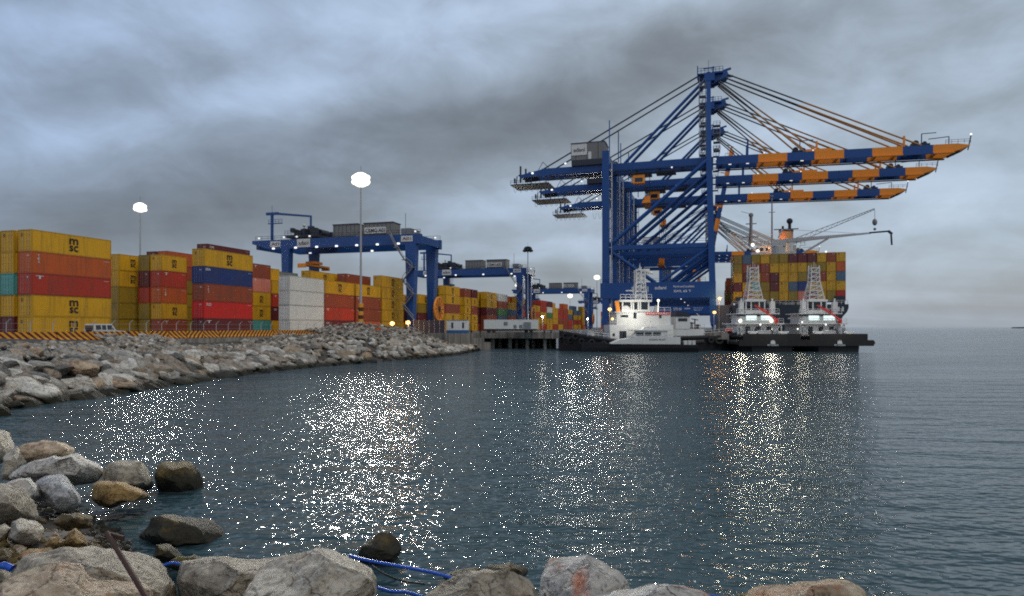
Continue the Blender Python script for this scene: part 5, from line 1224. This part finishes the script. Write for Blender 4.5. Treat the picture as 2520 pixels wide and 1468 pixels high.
NR = [
 ('rounded pale boulder cut by the left edge, highest at the near shore', [(-70, 1150), (-70, 1070), (-20, 1056), (18, 1066), (37, 1095), (30, 1125), (0, 1150)], 22, 1.0, 'speck'),
 ('flat pinkish boulder behind the long white peaked one', [(42, 1112), (62, 1096), (110, 1087), (165, 1091), (190, 1104), (180, 1130), (90, 1142), (45, 1135)], 21.5, .9, 'tan'),
 ('pale pinkish boulder wedged between the edge boulder and peaked one', [(0, 1180), (5, 1125), (40, 1100), (65, 1140), (50, 1185)], 20.6, .7, 'speck'),
 ('long white boulder with a sharp peak', [(8, 1178), (45, 1150), (100, 1130), (160, 1118), (195, 1108), (208, 1101), (222, 1122), (252, 1140), (258, 1165), (240, 1190), (150, 1196), (60, 1194)], 19.6, 1.1, 'pale'),
 ('pinkish grey rounded boulder left of the dark mossy one', [(252, 1165), (262, 1140), (300, 1130), (345, 1134), (366, 1155), (378, 1200), (350, 1215), (290, 1212), (258, 1200)], 20.6, 1.0, 'grey'),
 ('dark mossy boulder standing in the water, farthest right of the cluster', [(362, 1170), (390, 1145), (430, 1136), (455, 1130), (480, 1150), (500, 1180), (498, 1212), (440, 1216), (370, 1208)], 22.2, 1.0, 'mossy'),
 ('yellow ochre boulder below the peaked white one', [(218, 1190), (240, 1180), (290, 1186), (345, 1200), (375, 1220), (340, 1240), (270, 1252), (225, 1228)], 18.6, .9, 'ochre'),
 ('blue grey streaked boulder sloping down to the right', [(86, 1185), (115, 1166), (150, 1170), (190, 1200), (215, 1225), (212, 1252), (165, 1262), (110, 1245)], 17.2, 1.0, 'blue'),
 ('white flat topped boulder left of the blue grey one', [(-12, 1200), (20, 1176), (75, 1174), (105, 1195), (108, 1225), (60, 1245), (0, 1240)], 16.4, .8, 'pale'),
 ('tan grey boulder with an undercut dark hollow at the left edge', [(-60, 1200), (0, 1190), (55, 1205), (85, 1235), (97, 1275), (60, 1300), (-20, 1300), (-70, 1290)], 15.2, .9, 'grey'),
 ('pale triangular boulder near the left edge at the shore', [(16, 1325), (30, 1285), (50, 1276), (85, 1284), (112, 1305), (105, 1335), (60, 1348), (30, 1340)], 13.4, .7, 'speck'),
 ('small brown pyramid shaped stone beside the water', [(152, 1345), (170, 1312), (185, 1298), (205, 1318), (216, 1342), (185, 1356)], 13.2, .45, 'ochre'),
 ('small green stained stone between the triangular one and the pyramid', [(108, 1345), (125, 1322), (145, 1318), (162, 1335), (150, 1358), (120, 1358)], 12.9, .4, 'ochre'),
 ('grey stone cut by the left edge above the triangular boulder', [(-30, 1340), (-20, 1300), (15, 1285), (28, 1300), (20, 1335), (-5, 1350)], 13.6, .6, 'grey'),
 ('mossy brown stone at the left edge below the triangular boulder', [(-30, 1400), (-20, 1355), (10, 1350), (40, 1365), (55, 1390), (30, 1410)], 12.4, .6, 'mossy'),
 ('low mossy rock lying in the water, largest of the wet ones', [(330, 1318), (360, 1300), (380, 1276), (430, 1264), (470, 1272), (520, 1282), (548, 1310), (540, 1345), (440, 1362), (360, 1348)], 17.0, 1.2, 'mossy'),
 ('small dark wet stone just below the largest mossy rock', [(372, 1375), (385, 1342), (410, 1332), (440, 1350), (450, 1378), (410, 1390)], 14.8, .6, 'mossy'),
 ('flat olive wet stone behind the middle slab', [(412, 1392), (440, 1368), (480, 1364), (520, 1384), (500, 1402), (440, 1404)], 14.0, .6, 'mossy'),
 ('huge grey boulder at the bottom left under the rusty rod', [(20, 1420), (60, 1368), (150, 1352), (280, 1336), (355, 1345), (400, 1380), (430, 1440), (425, 1520), (300, 1560), (80, 1560), (20, 1500)], 8.0, 1.2, 'grey'),
 ('tan boulder in the bottom left corner', [(-30, 1500), (30, 1440), (90, 1400), (140, 1378), (200, 1390), (240, 1430), (320, 1440), (370, 1500), (340, 1600), (40, 1620)], 6.4, .9, 'tan'),
 ('long tan grey slab between the two big bottom boulders', [(425, 1430), (450, 1388), (520, 1368), (620, 1358), (700, 1362), (720, 1420), (680, 1540), (500, 1560), (430, 1500)], 8.2, 1.2, 'grey'),
 ('largest speckled pale boulder at the bottom, peaked like a dome', [(540, 1480), (570, 1440), (620, 1400), (680, 1358), (740, 1336), (800, 1327), (850, 1344), (900, 1376), (935, 1412), (948, 1450), (940, 1540), (800, 1620), (600, 1600), (545, 1540)], 6.2, 1.2, 'speck'),
 ('mossy brown rock standing in the glittering water', [(882, 1372), (890, 1345), (925, 1318), (955, 1308), (972, 1325), (985, 1360), (978, 1392), (930, 1398), (890, 1392)], 15.4, .7, 'mossy'),
 ('striped grey boulder at the bottom centre by the blue pipe', [(985, 1480), (1030, 1450), (1100, 1430), (1180, 1410), (1250, 1412), (1300, 1432), (1322, 1470), (1310, 1560), (1150, 1600), (1000, 1570)], 7.4, 1.0, 'grey'),
 ('dark mossy rock behind the striped boulder', [(1190, 1420), (1205, 1392), (1245, 1384), (1290, 1388), (1306, 1405), (1295, 1432), (1230, 1436)], 13.6, .7, 'mossy'),
 ('low dark wet ledge left of the dark mossy rock', [(1085, 1420), (1120, 1400), (1180, 1396), (1200, 1412), (1170, 1432), (1110, 1434)], 13.4, .6, 'mossy'),
 ('white boulder with rust orange rim at the bottom centre right', [(1320, 1470), (1330, 1415), (1360, 1388), (1430, 1378), (1490, 1375), (1540, 1392), (1563, 1425), (1560, 1500), (1500, 1580), (1350, 1580)], 7.8, 1.0, 'rust'),
 ('low white slab in front of the rust rimmed boulder', [(1380, 1500), (1430, 1462), (1500, 1446), (1580, 1440), (1660, 1448), (1720, 1462), (1760, 1500), (1700, 1590), (1450, 1600)], 6.8, .8, 'rust'),
 ('lone tan rounded boulder at the bottom right', [(1840, 1480), (1870, 1452), (1930, 1442), (1985, 1430), (2040, 1417), (2090, 1422), (2125, 1450), (2140, 1490), (2100, 1590), (1900, 1600)], 7.2, 1.0, 'tan'),
 ('grey stone in the dark gap below the blue grey streaked boulder', [(120, 1290), (150, 1262), (200, 1258), (235, 1275), (230, 1300), (160, 1304)], 14.6, .6, 'mossy'),
 ('dull brown stone above the huge grey boulder near the left edge', [(40, 1372), (70, 1348), (120, 1350), (150, 1366), (120, 1392), (60, 1396)], 11.4, .5, 'ochre'),
 ('grey stone peeping between the triangular boulder and the left edge', [(-60, 1440), (-40, 1398), (-5, 1388), (22, 1400), (30, 1440), (-10, 1460)], 9.2, .6, 'grey'),
 ('small dark stone left of the lone tan boulder', [(1810, 1480), (1815, 1462), (1850, 1458), (1870, 1475), (1850, 1495)], 9.5, .4, 'mossy'),
]
for i, (lb2, pts, d, th, mt) in enumerate(NR): near_rock(lb2, pts, d, th, NRM[mt], i+3)
# near slope below and between the boulders
sm = MB(); NF = [3.4, 3.4, 3.4, 3.6, 3.8, 4.0, 4.4, 5.0, 5.8, 6.2, 6.2, 6.2, 6.2, 6.2]
NSH = [(-60, 30), (-30, 27), (-19, 24.5), (-14.5, 22), (-11.2, 19.2), (-9.6, 17.2), (-8.2, 14.8), (-6, 13.0), (-3, 12.0), (1, 11.6), (5, 11.2), (10, 11), (20, 10), (50, 8)]
cols = []
for i, (x, y) in enumerate(NSH):
    for f in (1.28, 1.12, 1.0, .88, .76, .64, .52, .40, .2, -.6):
        z = (1.0-f)*NF[i] if f > 0 else 3.6
        z = min(z, 3.45 if y < 14 else 3.0); X = x*(f if f > 0 else .2)+(0 if f > 0 else 0); Y = y*f
        if f < .3: X = x*.45
        sm.v.append((x*(.35+.65*max(f, 0)), Y if f > 0 else -8, z-.3+.25*noise.noise(Vector((x*.4, y*f*.5, 1)))))
for i in range(len(NSH)-1):
    for j in range(9): sm.f.append((i*10+j, (i+1)*10+j, (i+1)*10+j+1, i*10+j+1)); sm.m.append(0)
tag(sm.build('near_shore_slope', M['earth'], smooth=True), kind='structure')
cob = MB(); rr = random.Random(77)
for n in range(3600):
    i = rr.randrange(2, len(NSH)-2); t = rr.random(); bx_, by_ = NSH[i][0]*(1-t)+NSH[i+1][0]*t, NSH[i][1]*(1-t)+NSH[i+1][1]*t
    f = rr.uniform(.45, 1.06); x = bx_*(.35+.65*f); y = by_*f; z = min((1-f)*(NF[i]*(1-t)+NF[i+1]*t), 3.45)-.28
    size = rr.uniform(.04, .12); vs, fs = protos[rr.randrange(12)]
    mat = Matrix.LocRotScale(Vector((x, y, z+size*.4)), __import__('mathutils').Euler((rr.gauss(0, .4), rr.gauss(0, .4), rr.uniform(0, 6))), Vector((size*1.3, size, size*.75)))
    cob.add([mat @ v for v in vs], fs, rr.choices([0, 1, 2, 3], [.12, .2, .6, .08])[0])
tag(cob.build('cobbles', [NRM['grey'], NRM['ochre'], NRM['mossy'], NRM['tan']], smooth=True), 'loose brown cobbles packed between the near boulders', 'cobbles', kind='stuff')
# blue pipe, cable, rod, bottle
def curve_tube(name, pts, r, mat, label, cat, n=10):
    P_ = [Vector(p) for p in pts]; fine = []
    for i in range(len(P_)-1):
        p0 = P_[max(0, i-1)]; p1, p2 = P_[i], P_[i+1]; p3 = P_[min(len(P_)-1, i+2)]
        for k in range(18):
            t = k/18; fine.append(.5*((2*p1)+(p2-p0)*t+(2*p0-5*p1+4*p2-p3)*t*t+(3*p1-p0-3*p2+p3)*t**3))
    fine.append(P_[-1]); mb = MB(); c0 = fine[0]
    for a, b in zip(fine, fine[1:]): mb.tube(a-c0, b-c0, r, n, 0, None, False)
    o = mb.build(name, mat, None, smooth=True); o.location = c0; return tag(o, label, cat)
curve_tube('water_pipe', [P(860, 1368, 8.8), P(905, 1380, 8.6), P(960, 1390, 8.5), P(1020, 1401, 8.4), P(1070, 1411, 8.3), P(1115, 1424, 8.2), P(1180, 1450, 8.0)], .021, M['bluehose'], 'bright blue pipe stretched between the dome boulder and striped boulder', 'pipe')
curve_tube('water_pipe', [P(930, 1446, 7.9), P(960, 1456, 7.8), P(1000, 1458, 7.8), P(1040, 1470, 7.7)], .021, M['bluehose'], 'lower length of blue pipe at the bottom edge beside the striped boulder', 'pipe')
curve_tube('water_pipe', [P(395, 1396, 9.4), P(412, 1389, 9.4), P(430, 1386, 9.4), P(455, 1392, 9.3)], .021, M['bluehose'], 'short blue pipe end between the huge grey boulder and the slab', 'pipe')
curve_tube('water_pipe', [P(1660, 1462, 8.6), P(1700, 1463, 8.6), P(1750, 1468, 8.5), P(1800, 1475, 8.4)], .021, M['bluehose'], 'blue pipe end beyond the low white slab', 'pipe')
curve_tube('cable', [P(915, 1392, 8.9), P(950, 1415, 8.6), P(990, 1430, 8.5), P(1045, 1438, 8.3)], .012, M['rubber'], 'thin black cable hanging below the bright blue pipe', 'cable', 6)
curve_tube('blue_bottle', [P(4, 1392, 9.0), P(16, 1394, 9.0), P(30, 1400, 9.0)], .05, M['bluehose'], 'bit of blue plastic at the left edge', 'litter')
r = empty('rusty_rod', P(362, 1475, 6.0), 0, 'rusty iron rod with a short crosspiece leaning over the huge grey boulder', 'iron rod')
mb = MB(); p0 = Vector((0, 0, 0)); p1 = P(300, 1372, 6.4)-P(362, 1475, 6.0); p2 = P(263, 1312, 6.7)-P(362, 1475, 6.0); mb.path([p0, p1, p2], .026, 8); mb.build('rod', M['rust'], r)
mb = MB(); mb.beam(P(270, 1316, 6.7)-P(362, 1475, 6.0), P(304, 1326, 6.65)-P(362, 1475, 6.0), .03, .05); mb.build('crosspiece', M['rust'], r)

for o in list(C.objects):
    if o.parent is None and 'label' in o:
        n = len(o['label'].split())
        if n > 16 or n < 4: print('LABELLEN', n, o['label'])
